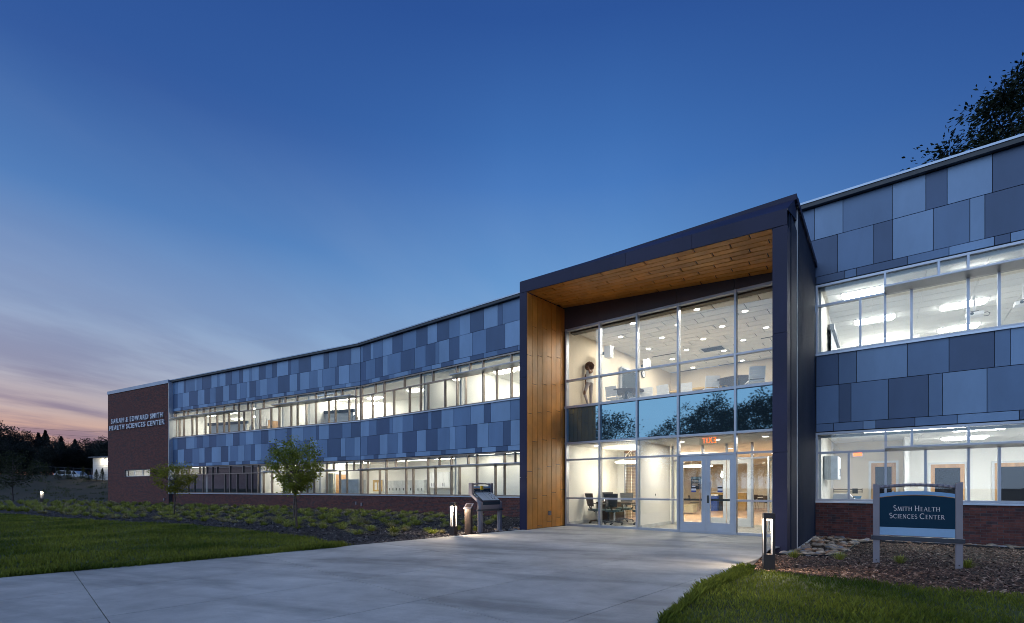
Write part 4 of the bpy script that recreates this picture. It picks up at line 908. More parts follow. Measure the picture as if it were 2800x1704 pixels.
wallbox(M, -11.1, -1.6, 33, 33.1, 0, ZL2, 'wall_beige'); wallbox(M, -11.1, -11.0, 18.9, 33, 0, ZL2, 'wall_beige'); wallbox(M, -1.75, -1.66, SG + .14, 33, 0, ZL2, 'wall_beige')
wallbox(M, -8.46, -1.66, 17.4, 33, -.06, .0448, 'carpet', 'room_floor')
wallbox(M, -5.83, -5.80, SG + .15, 16.44, .05, .15, 'cabinet_grey', 'skirting'); wallbox(M, -8.34, -8.31, SG + .15, 17.6, .05, .15, 'cabinet_grey', 'skirting')
# meeting room window with timber blind
wf_ = wp(MB().box(M, -8.05, -8.0, 17.58, 17.66, .15, 2.72).box(M, -7.05, -7.0, 17.58, 17.66, .15, 2.72).box(M, -8.0, -7.05, 17.58, 17.66, 2.12, 2.18), 'inner_window', 'frame_silver', root)
ub('window_pane', M, -8.0, -7.05, 17.618, 17.624, .15, 2.7, 'window_glass', wf_)
t = thing('timber_blind', 'brown timber slat blind in the meeting room window', 'blind', M.P(-7.52, 17.50, .1), M.rot)
for k in range(44): lp(MB().box(I, -.46, .46, -.025, .025, .03 + k * .058, .038 + k * .058), 'slat', 'blind_slat', t)
for x in (-.36, -.12, .12, .36): lp(MB().box(I, x - .012, x + .012, -.030, -.027, .02, 2.6), 'ladder_tape', 'dark_plastic', t)
lp(MB().box(I, -.47, .47, -.035, .035, 2.56, 2.62), 'head_rail', 'blind_slat', t)
def ring_pendant(loc, r, label):
    t = thing('ring_pendant', label, 'pendant light', loc, 0); mb = MB(); n_ = 40
    lp(MB().lathe([(r - .05, 0), (r, 0), (r, .05), (r - .05, .05), (r - .05, .0)], seg=n_), 'lit_ring', 'lamp_soft', t)
    for k in range(3):
        a = k * 2.094; lp(MB().tube((r * math.cos(a), r * math.sin(a), .05), (0, 0, ZL2 - loc[2]), .004), 'wire', 'chrome', t)
    return t
c = M.P(-7.0, 16.0, 2.18); rp = ring_pendant(c, .62, 'glowing ring pendant over the meeting table'); lamp('ring_lamp', 'POINT', (0, 0, -.1), 20, rp, (1, .93, .80), .3)
c = Vector(((1897 - 1400) / F * 20.5, 20.5, 2.2)); rp = ring_pendant(c, .75, 'glowing ring pendant in the lobby seen through the left door'); lamp('ring_lamp', 'POINT', (0, 0, -.1), 110, rp, (1, .93, .80), .3)
def downlight(u, v, z, e, label, group):
    t = thing('recessed_downlight', label, 'ceiling light', M.P(u, v, z - .002), 0, group)
    lp(MB().lathe([(.10, -.004), (.10, 0), (.08, 0), (.08, -.004)], seg=16), 'trim_ring', 'white_plastic', t); lp(MB().lathe([(.078, -.005), (.078, -.002)], seg=16), 'lit_disc', 'lamp_disc', t)
    lamp('room_lamp', 'AREA', (0, 0, -.03), e, t, (1, .90, .76), .16)
for u, v in ((-4.95, 15.0), (-3.9, 15.0), (-2.6, 14.9)): downlight(u, v, ZL2, 36, 'round downlight in the entrance vestibule ceiling', 'vestibule downlights')
for u, v in ((-6.6, 18.6), (-4.4, 18.6), (-2.6, 19), (-8.6, 22), (-6.2, 22), (-3.6, 22.4), (-8.6, 26), (-5.8, 26), (-3.2, 26.4), (-8.4, 30), (-5.4, 30.4), (-3, 30)): downlight(u, v, ZL2, 44, 'round downlight in the lobby ceiling beyond the inner doors', 'lobby downlights')
downlight(-7.7, 14.6, ZL2, 9, 'round downlight in the meeting room ceiling', 'meeting room downlights')
# vestibule inner glazing
iv = 16.45; vf = MB()
for u in (-5.75, -4.75, -3.25, -1.85): vf.box(M, u - .035, u + .035, iv, iv + .1, .05, ZL2)
vf.box(M, -5.71, -4.785, iv, iv + .1, 2.20, 2.26).box(M, -4.715, -3.285, iv, iv + .1, 2.20, 2.26).box(M, -3.215, -1.885, iv, iv + .1, 2.20, 2.26).box(M, -4.03, -3.97, iv, iv + .1, 2.26, ZL2)
vo = wp(vf, 'vestibule_screen', 'frame_silver', root)
for a, b in ((-5.71, -4.785), (-3.215, -1.885)): ub('window_pane', M, a, b, iv + .05, iv + .056, .06, 2.2, 'window_glass', vo)
for a, b in ((-4.71, -4.01), (-3.99, -3.29)):
    d = MB().box(M, a, a + .10, iv + .02, iv + .065, .06, 2.19).box(M, b - .10, b, iv + .02, iv + .065, .06, 2.19).box(M, a + .1, b - .1, iv + .02, iv + .065, .06, .32).box(M, a + .1, b - .1, iv + .02, iv + .065, 2.06, 2.19)
    do = wp(d, 'vestibule_door', 'white_trim', root); ub('door_glass', M, a + .1, b - .1, iv + .04, iv + .046, .32, 2.06, 'window_glass', do)
# a white inner door standing open beside the right sidelight
t = wp(MB().box(M, -2.62, -2.575, 15.3, 15.40, .06, 2.19).box(M, -2.62, -2.575, 15.95, 16.05, .06, 2.19).box(M, -2.62, -2.575, 15.40, 15.95, .06, .32).box(M, -2.62, -2.575, 15.40, 15.95, 2.06, 2.19), 'vestibule_door', 'white_trim', root)
ub('door_glass', M, -2.60, -2.595, 15.40, 15.95, .32, 2.06, 'window_glass', t)
# office chairs at the meeting table
def office_chair(loc, rz, label):
    if office_chair.p: c = copy_tree(office_chair.p, world=at(loc, rz)); c['label'] = label; return c
    t = thing('office_chair', label, 'chair', loc, rz, 'meeting room chairs'); office_chair.p = t
    lp(MB().hexa([(-.24, -.24, .44), (.24, -.24, .44), (.24, .22, .44), (-.24, .22, .44), (-.25, -.25, .50), (.25, -.25, .50), (.25, .23, .51), (-.25, .23, .51)]), 'seat', 'teal_fabric', t)
    bk = MB(); yy = lambda x, z: .25 + (z - .5) * .22 - .4 * x * x
    for k in range(5):
        z0, z1 = .60 + k * .09, .69 + k * .09; h0, h1 = .19 + k * .012, .19 + (k + 1) * .012
        for j in range(6):
            f0, f1 = -1 + j / 3, -1 + (j + 1) / 3
            q = [(f0 * h0, z0), (f1 * h0, z0), (f1 * h1, z1), (f0 * h1, z1)]
            bk.add([(x, yy(x, z), z) for x, z in q] + [(x, yy(x, z) + .018, z) for x, z in q], [(0, 1, 2, 3), (7, 6, 5, 4), (0, 4, 5, 1), (2, 6, 7, 3), (1, 5, 6, 2), (0, 3, 7, 4)])
    lp(bk, 'backrest', 'dark_mesh', t); lp(MB().tube((0, .1, .42), (0, .30, .55), .03).tube((0, .30, .55), (0, .33, .7), .025), 'spine', 'dark_plastic', t)
    lp(MB().tube((0, 0, .1), (0, 0, .44), .03), 'column', 'chrome', t)
    for sx in (-1, 1): lp(MB().path([(sx * .25, .05, .47), (sx * .31, .06, .56), (sx * .30, .0, .68), (sx * .29, -.2, .69)], .018), 'armrest', 'dark_plastic', t)
    bs = MB()
    for k in range(5):
        a = k * 1.2566 + .3; bs.tube((0, 0, .11), (.31 * math.cos(a), .31 * math.sin(a), .075), .028, .016)
    lp(bs, 'star_base', 'dark_plastic', t)
    for k in range(5):
        a = k * 1.2566 + .3; lp(MB().tube((.31 * math.cos(a) - .02, .31 * math.sin(a), .03), (.31 * math.cos(a) + .02, .31 * math.sin(a), .03), .03, .03, 10), 'caster', 'rubber', t)
    return t
office_chair.p = None
for u, v, rz, lb in ((-7.92, 15.1, 150, 'dark mesh office chair by the meeting room side wall'), (-7.15, 14.85, 185, 'dark mesh office chair nearest the mullion, back to the glass'), (-7.55, 16.5, 10, 'dark mesh office chair beyond the meeting table'), (-6.25, 15.1, 235, 'dark mesh office chair beside the timber blind end of the table')):
    office_chair(M.P(u, v, .05), R(rz) + M.rot, lb)
t = thing('meeting_table', 'dark meeting table among the mesh office chairs', 'table', M.P(-7.1, 15.75, .05), M.rot)
lp(MB().box(I, -1.0, .95, -.4, .4, .70, .74), 'table_top', 'table_top', t)
for x in (-.7, .65):
    lp(MB().box(I, x - .04, x + .04, -.04, .04, .06, .70), 'leg', 'dark_plastic', t); lp(MB().box(I, x - .03, x + .03, -.33, .33, 0, .06), 'foot', 'dark_plastic', t)
t = thing('meeting_credenza', 'low dark cabinet with raised screen against the meeting room wall', 'cabinet', M.P(-8.05, 16.4, .05), M.rot)
lp(MB().box(I, -.24, .24, -.6, .6, 0, .72), 'carcass', 'table_top', t); lp(MB().box(I, -.2, -.1, -.5, .4, .721, 1.08), 'raised_screen', 'dark_mesh', t)
# lobby things
t = thing('recycling_bin', 'blue recycling bin with white liner beside a dark bin', 'bin', ground_pt(1953, 1397, .052), M.rot)
lp(MB().hexa([(-.17, -.17, 0), (.17, -.17, 0), (.17, .17, 0), (-.17, .17, 0), (-.21, -.21, .8), (.21, -.21, .8), (.21, .21, .8), (-.21, .21, .8)]), 'body', 'bin_blue', t); lp(MB().lathe([(.18, .79), (.21, .83), (.16, .90), (.05, .88)], seg=12), 'liner', 'paper_white', t)
t = thing('litter_bin', 'dark litter bin standing beside the blue bin', 'bin', ground_pt(1966, 1396.5, .052), M.rot)
lp(MB().hexa([(-.17, -.17, 0), (.17, -.17, 0), (.17, .17, 0), (-.17, .17, 0), (-.21, -.21, .8), (.21, -.21, .8), (.21, .21, .8), (-.21, .21, .8)]), 'body', 'dark_plastic', t); lp(MB().box(I, -.22, .22, -.22, .22, .80, .86), 'rim', 'black_paint', t)
t = thing('lobby_counter', 'wood-faced counter with pale top in the lobby', 'counter', ground_pt(1990, 1397, .052) + Vector((.3, 1.2, 0)), M.rot)
lp(MB().box(I, -1.2, 1.2, -.35, .35, 0, .98), 'front', 'cork', t); lp(MB().box(I, -1.25, 1.25, -.4, .4, .98, 1.03), 'worktop', 'white_plastic', t)
t = thing('ottoman', 'square tan ottoman on small feet in the lobby', 'ottoman', ground_pt(1880, 1405, .052), M.rot)
lp(MB().box(I, -.35, .35, -.35, .35, .08, .45), 'cushion', 'ottoman_fabric', t)
for x in (-1, 1):
    for y in (-1, 1): lp(MB().tube((x * .3, y * .3, 0), (x * .3, y * .3, .08), .02), 'foot', 'chrome', t)
def cafe_chair(loc, rz, label, group):
    if cafe_chair.p: c = copy_tree(cafe_chair.p, world=at(loc, rz)); c['label'] = label; return c
    t = thing('cafe_chair', label, 'chair', loc, rz, group); cafe_chair.p = t
    lp(MB().box(I, -.21, .21, -.2, .2, .44, .47), 'seat', 'dark_plastic', t); lp(MB().hexa([(-.2, .2, .56), (.2, .2, .56), (.2, .22, .56), (-.2, .22, .56), (-.2, .27, .84), (.2, .27, .84), (.2, .29, .84), (-.2, .29, .84)]), 'backrest', 'table_top', t)
    for sx in (-1, 1):
        lp(MB().tube((sx * .18, .19, .45), (sx * .18, .25, .7), .01), 'back_post', 'chrome', t)
        for sy in (-1, 1): lp(MB().tube((sx * .18, sy * .17, .44), (sx * .22, sy * .22, 0), .011), 'leg', 'chrome', t)
cafe_chair.p = None
cafe_chair(ground_pt(1899, 1398, .052), M.rot + R(120), 'dark cafe chair on its own near the ottoman', 'lobby cafe chairs')
for x, y, rz in ((2022, 1393, 20), (2034, 1394, 200), (2045, 1393, 100), (2055, 1395, 10), (2062, 1391, 190), (2090, 1396, 60), (2106, 1399, 150)):
    cafe_chair(ground_pt(x, y, .052), M.rot + R(rz), 'dark cafe chair at the lobby tables behind the right sidelight', 'lobby cafe chairs')
for x, y, lb in ((2038, 1392, 'small white-topped table among the cafe chairs'), (2098, 1397, 'white-topped table deeper in the lobby right of the doors')):
    t = thing('cafe_table', lb, 'table', ground_pt(x, y, .052), M.rot); lp(MB().box(I, -.4, .4, -.4, .4, .71, .74), 'table_top', 'white_plastic', t); lp(MB().tube((0, 0, .03), (0, 0, .71), .03), 'column', 'chrome', t); lp(MB().lathe([(.28, 0), (.28, .015), (.04, .03)]), 'base', 'chrome', t)
t = thing('pendant_lamp', 'small glowing glass pendant seen through the right door', 'pendant light', Vector(((1975 - 1400) / F * 22, 22, 1.82)), 0)
lp(MB().lathe([(.03, .22), (.06, .12), (.065, 0), (.05, -.05), (.02, -.06)][::-1], seg=14), 'shade', 'lamp_disc', t, True); lp(MB().tube((0, 0, .22), (0, 0, ZL2 - 1.82), .005), 'cord', 'dark_plastic', t)
t = thing('wall_poster', 'dark lettered poster board on the lobby wall', 'poster', M.P(M.u(1906, 32.95), 32.96, 1.2), M.rot)
lp(MB().box(I, -.4, .4, -.03, 0, 0, .85), 'board', 'grey_teal_paint', t); lp(MB().box(I, -.4, .4, -.034, -.031, .72, .85), 'header', 'sky_paint', t)
for k in range(5): lp(MB().box(I, -.3, .05 + .05 * (k % 3), -.034, -.031, .58 - k * .09, .61 - k * .09), 'text_line', 'paper_white', t)
# ------------------------------------------------------------------ lettering
GL = {}
def glyphs(chars, off):
    obs = []
    for ch in chars:
        cu = bpy.data.curves.new('glyph', 'FONT'); cu.body = ch; cu.size = 1; cu.extrude = .04; cu.offset = off; cu.resolution_u = 4
        ob = bpy.data.objects.new('glyph', cu); COL.objects.link(ob); obs.append((ch, ob))
    dg = bpy.context.evaluated_depsgraph_get(); dg.update()
    for ch, ob in obs:
        me = bpy.data.meshes.new_from_object(ob.evaluated_get(dg)); xs = [v.co.x for v in me.vertices]; x0 = min(xs); wd = max(xs) - x0
        ys = [v.co.y for v in me.vertices]
        for v in me.vertices: v.co = Vector((v.co.x - x0, v.co.z, v.co.y))      # stands upright, faces -y
        me.flip_normals(); me.update(); GL[ch] = (me, wd, max(ys))
    for ch, ob in obs: bpy.data.objects.remove(ob)
glyphs(sorted(set('SARAH&EDWARDSMITHHEALTHSCIENCESCENTEREXIT')), .012)
CAPH = GL['H'][2]
def text_line(s, fr, u0, u1, v, z, h, parent, m, depth=1.0, gap=.22, space=.40):
    tot = sum(GL[c][1] + gap if c != ' ' else space for c in s) - gap; kx = (u1 - u0) / tot; kz = h / CAPH; x = 0
    for c in s:
        if c == ' ': x += space; continue
        me, wd, _ = GL[c]
        if not me.materials: me.materials.append(MATS[m])
        mx = Matrix.Translation(fr.P(u0 + x * kx, v, z)) @ Matrix.Rotation(fr.rot, 4, 'Z') @ Matrix.Diagonal((kx, depth, kz, 1))
        link('letter', me, parent, world=mx); x += wd + gap
lt = thing('wall_lettering', 'two lines of raised pale metal capitals on the brick tower', 'sign', B.P((TU0 + TU1) / 2, TV - .06, 6.35), 0)
text_line('SARAH & EDWARD SMITH', B, B.u(307.6, TV), B.u(447.6, TV), TV - .06, 6.92, .40, lt, 'letter_metal')
text_line('HEALTH SCIENCES CENTER', B, B.u(302.8, TV), B.u(452, TV), TV - .06, 6.34, .40, lt, 'letter_metal')
# roman capitals for the site signs, drawn as thick and thin strokes
def roman(ch):
    T, t = .13, .06; L = []; sr = lambda x, y, w=.13: L.append(([(x - w, y), (x + w, y)], .045))
    arc = lambda cx, cy, rx, ry, a, b, n=12: [(cx + rx * math.cos(R(a + (b - a) * i / n)), cy + ry * math.sin(R(a + (b - a) * i / n))) for i in range(n + 1)]
    st = lambda x, th=T: (L.append(([(x, 0), (x, 1)], th)), sr(x, .02), sr(x, .98))
    if ch == 'I': st(.15); w_ = .3
    elif ch == 'H': st(.15); st(.75); L.append(([(.15, .52), (.75, .52)], t)); w_ = .9
    elif ch == 'M': L.append(([(.12, 0), (.2, 1)], t)); L.append(([(.2, 1), (.52, .05)], T)); L.append(([(.52, .05), (.86, 1)], t)); L.append(([(.86, 1), (.94, 0)], T)); sr(.12, .02); sr(.94, .02); w_ = 1.08
    elif ch == 'T': L.append(([(.4, 0), (.4, 1)], T)); L.append(([(.02, .97), (.78, .97)], t)); sr(.4, .02); L.append(([(.02, .97), (.0, .82)], .04)); L.append(([(.78, .97), (.8, .82)], .04)); w_ = .8
    elif ch == 'L': st(.15); L.append(([(.15, .03), (.62, .03)], t)); L.append(([(.62, .03), (.66, .2)], .04)); w_ = .66
    elif ch in 'EF':
        st(.15); L.append(([(.15, .97), (.58, .97)], t)); L.append(([(.15, .52), (.52, .52)], t)); w_ = .62
        if ch == 'E': L.append(([(.15, .03), (.62, .03)], t))
    elif ch == 'A': L.append(([(.1, 0), (.45, 1)], t)); L.append(([(.45, 1), (.8, 0)], T)); L.append(([(.24, .36), (.68, .36)], .05)); sr(.1, .02); sr(.8, .02); w_ = .9
    elif ch == 'N': L.append(([(.15, 0), (.15, 1)], t)); L.append(([(.15, 1), (.75, 0)], T)); L.append(([(.75, 0), (.75, 1)], t)); sr(.15, .02); sr(.75, .98); w_ = .88
    elif ch in 'RP':
        st(.15); L.append(([(.15, .97)] + arc(.36, .74, .26, .23, 90, -90) + [(.15, .51)], .09)); w_ = .64
        if ch == 'R': L.append(([(.36, .5), (.74, 0)], T)); w_ = .76
    elif ch == 'C': L.append((arc(.5, .5, .45, .49, 50, 310, 16), .10)); w_ = .88
    elif ch == 'O': L.append((arc(.5, .5, .45, .49, 0, 360, 20), .10)); w_ = 1.0
    elif ch == 'U': L.append(([(.15, 1), (.15, .35)] + arc(.43, .32, .28, .3, 180, 360) + [(.71, 1)], .09)); sr(.15, .98); sr(.71, .98); w_ = .86
    elif ch == 'S': L.append((arc(.3, .74, .23, .24, 40, 250, 10) + arc(.31, .26, .25, .25, 80, -140, 12), .10)); w_ = .6
    mb = MB()
    for pts, th in L:
        for (x0, y0), (x1, y1) in zip(pts, pts[1:]):
            d = Vector((x1 - x0, y1 - y0)); n_ = Vector((-d.y, d.x)).normalized() * th / 2
            mb.quad((x0 + n_.x, 0, y0 + n_.y), (x0 - n_.x, 0, y0 - n_.y), (x1 - n_.x, 0, y1 - n_.y), (x1 + n_.x, 0, y1 + n_.y))
    return mb, w_
RG = {}
def roman_line(s, x0, x1, y, z, h, parent, m):           # local coordinates of a sign; lower case = small capitals
    w_ = lambda c: .34 if c == ' ' else (RG.setdefault(c.upper(), roman(c.upper()))[1] + .14) * (1 if c.isupper() else .78)
    tot = sum(map(w_, s)); k = (x1 - x0) / tot; x = x0
    for c in s:
        if c != ' ':
            q = 1 if c.isupper() else .78; mb, ww = RG[c.upper()]
            m2 = MB(); m2.v = [(x + a * k * q, y, z + b * h * q) for a, _, b in mb.v]; m2.f = list(mb.f); lp(m2, 'letter', m, parent)
        x += w_(c) * k
# ------------------------------------------------------------------ monument sign on the right
pa, pb = ground_pt(2396, 1538, -.02), ground_pt(2622, 1554, -.02)
c = (pa + pb) / 2; hw = (pb - pa).length / 2
t = thing('monument_sign', 'dark blue building name sign on two grey posts in the mulch bed', 'sign', (c.x, c.y, -.05), math.atan2(pb.y - pa.y, pb.x - pa.x))
for s_ in (-1, 1):
    p_ = lp(MB().hexa([(s_ * hw - .045, -.03, -.1), (s_ * hw + .045, -.03, -.1), (s_ * hw + .045, .03, -.1), (s_ * hw - .045, .03, -.1), (s_ * hw - .045, -.03, 1.41), (s_ * hw + .045, -.03, 1.41 + .02 * s_), (s_ * hw + .045, .03, 1.41 + .02 * s_), (s_ * hw - .045, .03, 1.41)]), 'post', 'sign_post', t)
    lp(MB().tube((s_ * hw, -.04, .08), (s_ * hw, -.028, .08), .012), 'bolt', 'chrome', p_)
pw_ = hw - .047
def arch(x, top, rise): return top + rise * (1 - (x / pw_) ** 2)
def strip(z0f, z1f, y0, y1, n=16):
    mb = MB()
    for k in range(n):
        a, b = -pw_ + 2 * pw_ * k / n, -pw_ + 2 * pw_ * (k + 1) / n
        mb.hexa([(a, y0, z0f(a)), (b, y0, z0f(b)), (b, y1, z0f(b)), (a, y1, z0f(a)), (a, y0, z1f(a)), (b, y0, z1f(b)), (b, y1, z1f(b)), (a, y1, z1f(a))])
    return mb
lp(strip(lambda x: .66, lambda x: arch(x, 1.165, .045), -.018, .018), 'navy_panel', 'navy_paint', t)
lp(strip(lambda x: arch(x, 1.165, .045), lambda x: arch(x, 1.175, .045), -.019, .018), 'orange_line', 'orange_line', t)
lp(strip(lambda x: arch(x, 1.175, .045), lambda x: arch(x, 1.235, .045), -.018, .018), 'blue_band', 'sky_paint', t)
lp(MB().box(I, -pw_, pw_, -.018, .018, .52, .659), 'pale_band', 'pale_blue', t)
lp(MB().box(I, -hw - .07, hw + .07, -.055, .055, .435, .505), 'rail', 'sign_rail', t)
lp(MB().path([(-pw_ + 2 * pw_ * k / 14, 0, arch(-pw_ + 2 * pw_ * k / 14, 1.345, .04)) for k in range(15)], .027, 10), 'arched_tube', 'sign_post', t, True)
roman_line('Smith Health', -.30, .31, -.0195, .945, .088, t, 'cream_letter'); roman_line('Sciences Center', -.355, .365, -.0195, .815, .088, t, 'cream_letter')
# ------------------------------------------------------------------ campus information stand
pa, pb = ground_pt(1316, 1457), ground_pt(1369, 1451); c = (pa + pb) / 2; hw = (pb - pa).length / 2
t = thing('information_stand', 'campus information map stand with sloping panel and arched top', 'information stand', (c.x, c.y, -.01), math.atan2(pb.y - pa.y, pb.x - pa.x))
PR = [(0, 0), (0, .87), (.35, 1.12), (.35, 1.44)]
for s_ in (-1, 1):
    mb = MB()
    for (y0, z0), (y1, z1) in zip(PR, PR[1:]):
        a, b = s_ * hw - .045, s_ * hw + .045
        mb.hexa([(a, y0 - .02, z0), (b, y0 - .02, z0), (b, y0 + .10, z0), (a, y0 + .10, z0), (a, y1 - .02, z1), (b, y1 - .02, z1), (b, y1 + .10, z1), (a, y1 + .10, z1)])
    lp(mb, 'post', 'sign_post', t)
w2 = hw - .046
lp(MB().box(I, -hw - .07, hw + .07, -.05, .13, .63, .68), 'rail', 'sign_rail', t)
lp(MB().box(I, -w2, w2, .0, .04, .681, .80), 'lower_panel', 'sign_post', t)
lp(MB().box(I, -w2, w2, -.015, .03, .801, .90), 'navy_strip', 'grey_teal_paint', t)
mpn = lp(MB().hexa([(-w2, -.01, .905), (w2, -.01, .905), (w2, .36, 1.17), (-w2, .36, 1.17), (-w2, -.025, .92), (w2, -.025, .92), (w2, .345, 1.185), (-w2, .345, 1.185)]), 'map_panel', 'grey_teal_paint', t)
sl = lambda x, f, o=.004: (x, -.025 + .37 * f - .58 * o, .92 + .265 * f + .82 * o)
lp(MB().quad(sl(-w2 + .02, .06), sl(-.04, .06), sl(-.04, .9), sl(-w2 + .02, .9)), 'text_sheet', 'map_paper', mpn)
lp(MB().quad(sl(-.03, .06), sl(w2 - .02, .06), sl(w2 - .02, .9), sl(-.03, .9)), 'map_sheet', 'map_paper', mpn)
mk = MB(); r2 = random.Random(3)
for k in range(26):
    x, f = r2.uniform(.04, w2 - .1), r2.uniform(.15, .8); dx, df = r2.uniform(.01, .04), r2.uniform(.02, .07); mk.quad(sl(x, f, .007), sl(x + dx, f, .007), sl(x + dx, f + df, .007), sl(x, f + df, .007))
lp(mk, 'map_marks', 'dark_plastic', mpn)
tl = MB()
for k in range(14): tl.quad(sl(-w2 + .04, .14 + k * .05, .007), sl(-.08 - (k * 37 % 5) * .02, .14 + k * .05, .007), sl(-.08 - (k * 37 % 5) * .02, .155 + k * .05, .007), sl(-w2 + .04, .155 + k * .05, .007))
lp(tl, 'text_lines', 'cabinet_grey', mpn)
lp(MB().box(I, -w2, w2, .37, .42, 1.125, 1.275), 'header_panel', 'grey_teal_paint', t); lp(MB().box(I, -w2, w2, .368, .42, 1.276, 1.286), 'orange_line', 'orange_line', t); lp(MB().box(I, -w2, w2, .37, .42, 1.287, 1.345), 'blue_band', 'sky_paint', t)
lg = lp(MB().box(I, -.06, .06, .355, .369, 1.235, 1.36), 'logo_plate', 'yellow_paint', t)
lp(MB().tube((0, .352, 1.335), (0, .3545, 1.335), .012, .012, 10).add([(-.02, .353, 1.318), (.02, .353, 1.312), (.012, .353, 1.285), (.025, .353, 1.25), (.008, .353, 1.25), (0, .353, 1.278), (-.014, .353, 1.25), (-.026, .353, 1.25), (-.01, .353, 1.29)], [(0, 8, 5, 2, 1), (8, 7, 6, 5), (5, 4, 3, 2)]), 'logo_figure', 'black_paint', lg)
roman_line('Campus Information', -w2 + .06, w2 - .06, .3685, 1.165, .055, t, 'paper_white')
lp(MB().path([(-w2 + 2 * w2 * k / 12, .39, 1.395 + .03 * (1 - (k / 6 - 1) ** 2)) for k in range(13)], .022, 10), 'arched_tube', 'sign_post', t, True)
# ------------------------------------------------------------------ pedestal
p = ground_pt(1281.5, 1461)
t = thing('info_pedestal', 'slim dark bronze pedestal with slanted plaque beside the lit bollard', 'pedestal', p, M.rot + R(18))
lp(MB().hexa([(-.09, -.07, -.02), (.09, -.07, -.02), (.09, .07, -.02), (-.09, .07, -.02), (-.09, -.07, .70), (.09, -.07, .70), (.09, .07, .80), (-.09, .07, .80)]), 'column', 'bronze_box', t)
pl_ = lp(MB().hexa([(-.115, -.10, .70), (.115, -.10, .70), (.115, .10, .835), (-.115, .10, .835), (-.115, -.11, .722), (.115, -.11, .722), (.115, .09, .857), (-.115, .09, .857)]), 'plaque', 'sign_post', t)
lp(MB().quad((-.08, -.0776, .7478), (.08, -.0776, .7478), (.08, .066, .8448), (-.08, .066, .8448)), 'plaque_text', 'bronze_box', pl_)
# ------------------------------------------------------------------ bollard lights
def bollard(p, rz, label, e=9):
    t = thing('bollard_light', label, 'bollard light', p, rz, 'path bollards'); h = .08
    lp(MB().box(I, -h, h, -h, h, -.03, .245), 'base', 'bronze_box', t); lp(MB().box(I, -h, h, -h, h, .80, .89), 'cap', 'bronze_box', t)
    for sx in (-1, 1):
        for sy in (-1, 1): lp(MB().box(I, sx * h - sx * .038, sx * h, sy * h - sy * .038, sy * h, .2455, .7995), 'corner_post', 'bronze_box', t)
    lp(MB().lathe([(.05, .772), (.05, .798)], seg=12), 'lens', 'lamp_warm', t)
    for sx in (-1, 1):
        for sy in (-1, 1): lp(MB().box(I, sx * .041 - .0006, sx * .041 + .0006, sy * .044, sy * .076, .25, .795).box(I, sx * .044, sx * .076, sy * .041 - .0006, sy * .041 + .0006, .25, .795), 'reflector_strip', 'white_plastic', t)
    lamp('bollard_lamp', 'POINT', (0, 0, .745), e, t, (1, .80, .56), .03)
bollard(ground_pt(1240, 1464), M.rot + R(10), 'lit bollard beside the slim dark pedestal', 105)
bollard(ground_pt(2102, 1558), R(-20), 'lit bollard at the lawn corner by the portal pier', 62)
pf = Vector(((114 - 1400) / F * 39.0, 39.0, .20))
bollard(pf, .3, 'small lit bollard alone below the dark hillside', 14)
# ------------------------------------------------------------------ stones, edging
def stone_mesh(seed, m):
    bm = bmesh.new(); bmesh.ops.create_icosphere(bm, subdivisions=2, radius=1); r = random.Random(seed)
    k = [Vector((r.uniform(-1, 1), r.uniform(-1, 1), r.uniform(-1, 1))).normalized() for _ in range(5)]; d = [r.uniform(.55, .85) for _ in k]
    for v in bm.verts:
        for n_, q in zip(k, d):
            e = v.co.dot(n_) - q
            if e > 0: v.co -= n_ * e * .85
        v.co.z *= .55; v.co.x *= 1.25
    me = bpy.data.meshes.new('river_stone'); bm.to_mesh(me); bm.free(); me.materials.append(MATS[m]); return me
SM = [stone_mesh(i, ('stone_a', 'stone_b', 'stone_c', 'stone_a')[i % 4]) for i in range(8)]
eu, ev = (lambda p: M.ex.dot(p)), (lambda p: M.n.dot(p))
edge_pts = [ground_pt(2112, 1513, 0), ground_pt(2190, 1517, -.02), ground_pt(2262, 1518, -.03), ground_pt(2300, 1508, -.05), ground_pt(2322, 1494, -.07), ground_pt(2345, 1480, -.10), ground_pt(2400, 1477, -.11), ground_pt(2520, 1483, -.12), ground_pt(2640, 1489, -.12), ground_pt(2800, 1498, -.12), ground_pt(3050, 1513, -.12)]
mb = MB()
for a, b in zip(edge_pts, edge_pts[1:]):
    d = (b - a).normalized(); n_ = Vector((-d.y, d.x, 0)) * .012
    za, zb = rz_bed(a.x, a.y), rz_bed(b.x, b.y)
    mb.hexa([Vector((q.x, q.y, z)) for q, z in ((a - n_, za - .08), (b - n_, zb - .08), (b + n_, zb - .08), (a + n_, za - .08), (a - n_, za + .045), (b - n_, zb + .045), (b + n_, zb + .045), (a + n_, za + .045))])
solo(mb, 'bed_edging', 'edging', 'black edging strip between river stones and bark mulch on the right', 'edging')
stone_poly = [mp2(-1.62, SF - .05)] + [q.to_2d().to_tuple() for q in edge_pts[:8]] + [mp2(.9, SW - .05), mp2(-1.55, SW - .05), mp2(-1.55, 13.1)]
def inside(x, y, poly):
    c = False; j = len(poly) - 1
    for i in range(len(poly)):
        if (poly[i][1] > y) != (poly[j][1] > y) and x < (poly[j][0] - poly[i][0]) * (y - poly[i][1]) / (poly[j][1] - poly[i][1]) + poly[i][0]: c = not c
        j = i
    return c
strip_poly = [edge_pts[7].to_2d().to_tuple(), edge_pts[8].to_2d().to_tuple(), edge_pts[9].to_2d().to_tuple(), mp2(3.4, SW - .05), mp2(.9, SW - .05)]
left_patch = [gp(1345, 1457), gp(1412, 1451), mp2(-8.75, SF + .05), mp2(-8.72, SF + 1.2), gp(1350, 1447)]
ns = 0
